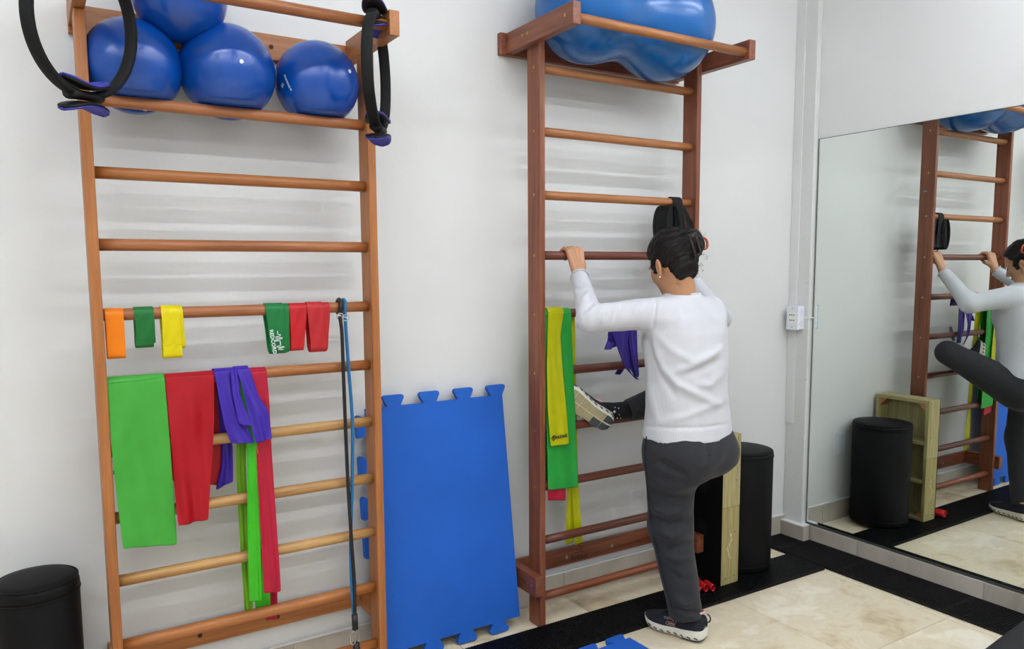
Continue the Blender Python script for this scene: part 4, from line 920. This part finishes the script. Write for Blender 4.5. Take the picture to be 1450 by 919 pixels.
# brows, lashes, lips, earring, ring
for s in (-1, 1):
    MB().tube([hw(s*.012, .090, .014), hw(s*.026, .087, .020), hw(s*.044, .072, .016)], [.0028, .003, .0016], 6).build('eyebrow', M_HAIR, body, True)
    MB().tube([hw(s*.014, .0825, -.008), hw(s*.028, .0845, -.009), hw(s*.044, .070, -.007)], [.0012, .0016, .0014], 6).build('eyelashes', M_HAIR, body, True)
    e = hw(s*.0765, -.006, -.064); MB().add(*[q for q in uv_sphere(e, .0035, 10, 6)]).build('earring', simple('pearl', (236, 230, 220), .2), body, True)
MB().tube([hw(-.020, .082, -.0645), hw(-.008, .0905, -.063), hw(0, .0915, -.0645), hw(.008, .0905, -.063), hw(.020, .082, -.0645)], [.0015, .0042, .0042, .0042, .0015], 8).build('lips', simple('lip', (164, 88, 82), .4), body, True)
rc = (lkn[1]); a_ = math.radians(66); c0 = A3(lkn[1][0], LYR-.030*math.cos(a_), RR[3]+.030*math.sin(a_)); tt = A3(0, math.sin(a_), math.cos(a_))
MB().tube([c0+(A3(1, 0, 0)*math.cos(q)+np.cross(tt, A3(1, 0, 0))*math.sin(q))*.0098 for q in np.linspace(0, 6.2832, 21)[:-1]], .0014, 6, closed=True).build('finger_ring', simple('gold', (196, 160, 70), .25, 1), body, True)

# shoes (local: x forward from heel, y to her left, z up)
M_SOLE = simple('white_midsole', (228, 224, 214), .55); M_NAVY = simple('navy_mesh', (22, 25, 40), .8, bmp=.25, bscale=500); M_PINK = simple('pink_lining', (226, 176, 168), .7); M_TREAD = simple('khaki_rubber', (172, 160, 124), .6); M_PAD = simple('slate_rubber', (66, 72, 74), .6)
SL = .268
def prof(s, T): T = np.array(T, float); return np.interp(s, T[:, 0], T[:, 1])
WID = [(0, .014), (.03, .029), (.1, .040), (.25, .041), (.42, .039), (.6, .047), (.75, .051), (.88, .043), (.96, .026), (1, .009)]
LAT = [(0, 0), (.3, .002), (.6, .0), (1, -.008)]
ZB = [(0, .018), (.03, .008), (.07, .003), (.2, 0), (.62, 0), (.8, .004), (.92, .014), (1, .028)]
ZT = [(0, .052), (.12, .048), (.35, .040), (.6, .036), (.85, .036), (1, .044)]
HT = [(0, .088), (.06, .100), (.2, .096), (.34, .102), (.46, .098), (.6, .076), (.78, .060), (.92, .052), (1, .046)]
def shoe(fn, side, name_label):
    sh = thing_part('shoe')
    S = np.linspace(0, 1, 41); G = []
    for s in S:
        x = s*SL; wd = prof(s, WID); c = prof(s, LAT)*side; zb_, zt_ = prof(s, ZB), prof(s, ZT); ring = []
        for yq, zq in ((0, 0), (-.7, 0), (-.95, .12), (-1.06, .35), (-1.0, .6), (-1.03, .85), (-.97, 1), (-.5, 1), (.5, 1), (.97, 1), (1.03, .85), (1.0, .6), (1.06, .35), (.95, .12), (.7, 0)):
            ring.append(fn(x, c+yq*wd, zb_+(zt_-zb_)*zq))
        ring.append(ring[0]); G.append(ring)
    G = [[np.mean(G[0][:-1], 0)]*len(G[0])]+G+[[np.mean(G[-1][:-1], 0)]*len(G[0])]
    so_ = MB().grid(G).build('midsole', M_SOLE, sh, True, sub=1)
    G = []
    for s in np.linspace(.012, .985, 41):
        x = s*SL; wd = prof(s, WID)*.97; c = prof(s, LAT)*side; zt_, h = prof(s, ZT)-.006, prof(s, HT); ring = []
        for a in np.linspace(0, math.pi, 17): ring.append(fn(x, c+wd*math.copysign(abs(math.cos(a))**.8, math.cos(a)), zt_+(h-zt_)*math.sin(a)**.62))
        G.append(ring)
    G = [[np.mean(G[0], 0)]*len(G[0])]+G+[[np.mean(G[-1], 0)]*len(G[0])]
    MB().grid(G).build('upper', M_NAVY, sh, True, sub=1)
    MB().tube([fn(.060+.050*math.cos(a), .030*math.sin(a), .1015+.007*abs(math.cos(a))**2+.006*(math.cos(a) < -.7)) for a in np.linspace(0, 6.2832, 33)[:-1]], .0045, 8, closed=True).build('collar_lining', M_PINK, sh, True)
    MB().tube([fn(-.002-.013*math.sin(a), 0, .093-.016*math.cos(a)) for a in np.linspace(0, math.pi, 9)], .0028, 6).build('heel_loop', M_BLACKRUB, sh, True)
    for k in range(4): MB().tube([fn(.125+.017*k, -.022, .089-.006*k), fn(.128+.017*k, 0, .101-.008*k), fn(.125+.017*k, .022, .089-.006*k)], .0026, 6).build('lace', M_BLACKRUB, sh, True)
    for k in range(8):
        s = .09+.105*k
        for sd in (-1, 1): MB().tube([fn((s-.02)*SL, sd*(prof(s-.02, WID)*1.055)+prof(s, LAT)*side, prof(s, ZB)+.011), fn((s+.03)*SL, sd*(prof(s+.03, WID)*1.06)+prof(s, LAT)*side, prof(s, ZB)+.017)], .0026, 6).build('sole_slot', M_PAD, so_, True)
    # outer-side emblem drawn as line art
    for ln in ([(.0, .0), (.026, .0), (.032, .005), (.028, .011), (.008, .012), (.006, .017), (.012, .021), (.036, .021)], [(.002, .005), (.022, .005), (.023, .007), (.003, .008), (-.002, .015), (.004, .026), (.038, .026)]):
        MB().tube([fn(.112+a*1.25, side*(prof((.112+a*1.25)/SL, WID)*.97+.001-.05*max(0, b_-.008)*.4)+prof(.5, LAT)*side, .042+b_*1.15) for a, b_ in ln], .0008, 5).build('side_emblem', M_PINK, sh, True)
    # tread: slate heel pad, khaki blocks split by grooves
    out = []
    for k, (s0, s1) in enumerate([(.02, .17), (.18, .33), (.34, .47), (.48, .60), (.61, .73), (.74, .85), (.86, .965)]):
        for sd in (-1, 1):
            G = []
            for s in np.linspace(s0, s1, 5):
                wd = prof(s, WID)*.86; c = prof(s, LAT)*side
                G.append([fn(s*SL, c+sd*(.004+(wd-.004)*q), prof(s, ZB)-.0008) for q in (0, .5, 1)])
            mt = M_PAD if (k == 0 or (k == 1 and sd == side)) else M_TREAD
            MB().grid(G).build('tread_block', mt, so_, False, solid=.003)
    G = [[fn(s*SL, prof(s, LAT)*side+q*.0035, prof(s, ZB)-.0006) for q in (-1, 1)] for s in np.linspace(.1, .9, 15)]
    MB().grid(G).build('flex_groove', simple('pale_groove', (206, 192, 150), .6), so_, False, solid=.002)
    return sh
def thing_part(name):
    o = bpy.data.objects.new(name, None); o.empty_display_size = .03; return link(o, SHOE_AT, man)
def frame(o, fwd, up):
    o, fwd, up = (np.array(q, float) for q in (o, fwd, up)); fwd /= np.linalg.norm(fwd); up = up-fwd*(up@fwd); up /= np.linalg.norm(up); lf = np.cross(up, fwd)
    return lambda x, y, z: o+fwd*x+lf*y+up*z
heelL = A3(2.135, -.648, .0045); SHOE_AT = tuple(heelL)
shoe(frame(heelL, (-.33, .92, 0), (0, 0, 1)), 1, 'left')
soleN = A3(-.60, -.76, -.26)                    # the raised sole faces this way
heelR = at(866, 605, 'y', -.262); fwdR = A3(-.90, .10, .46); fwdR -= soleN/np.linalg.norm(soleN)*(fwdR@soleN)/np.linalg.norm(soleN); SHOE_AT = tuple(heelR)
shoe(frame(heelR, fwdR, -soleN), -1, 'right')
# sock on the raised ankle with white stars
SK = simple('black_sock', (18, 18, 22), .85); fr = frame(heelR, fwdR, -soleN); a0 = fr(.055, 0, .088)
sk = MB().tube([a0, a0+(AN_R-a0)*.5, AN_R+HEM*.012], [.036, .034, .037], 20).build('sock', SK, man, True)
n0 = AN_R-a0; n0 /= np.linalg.norm(n0)
for k, (px_, py_, s_) in enumerate([(870, 583, .008), (876, 578, .004), (877, 587, .003), (871, 577, .003), (879, 592, .003), (874, 592, .004)]):
    c0 = hit(px_, py_, lambda P: rcone(P, a0, AN_R, .036, .036))
    if c0 is None: continue
    V = [(0, 0, 0)]+[((s_ if q % 2 == 0 else s_*.45)*math.cos(q*math.pi/5), (s_ if q % 2 == 0 else s_*.45)*math.sin(q*math.pi/5), 0) for q in range(10)]
    MB().add([c0-FW*.0005+RT*v[0]+UPV*v[1] for v in V], [(0, 1+q, 1+(q+1) % 10) for q in range(10)]).build('star', M_PRINTW, sk)
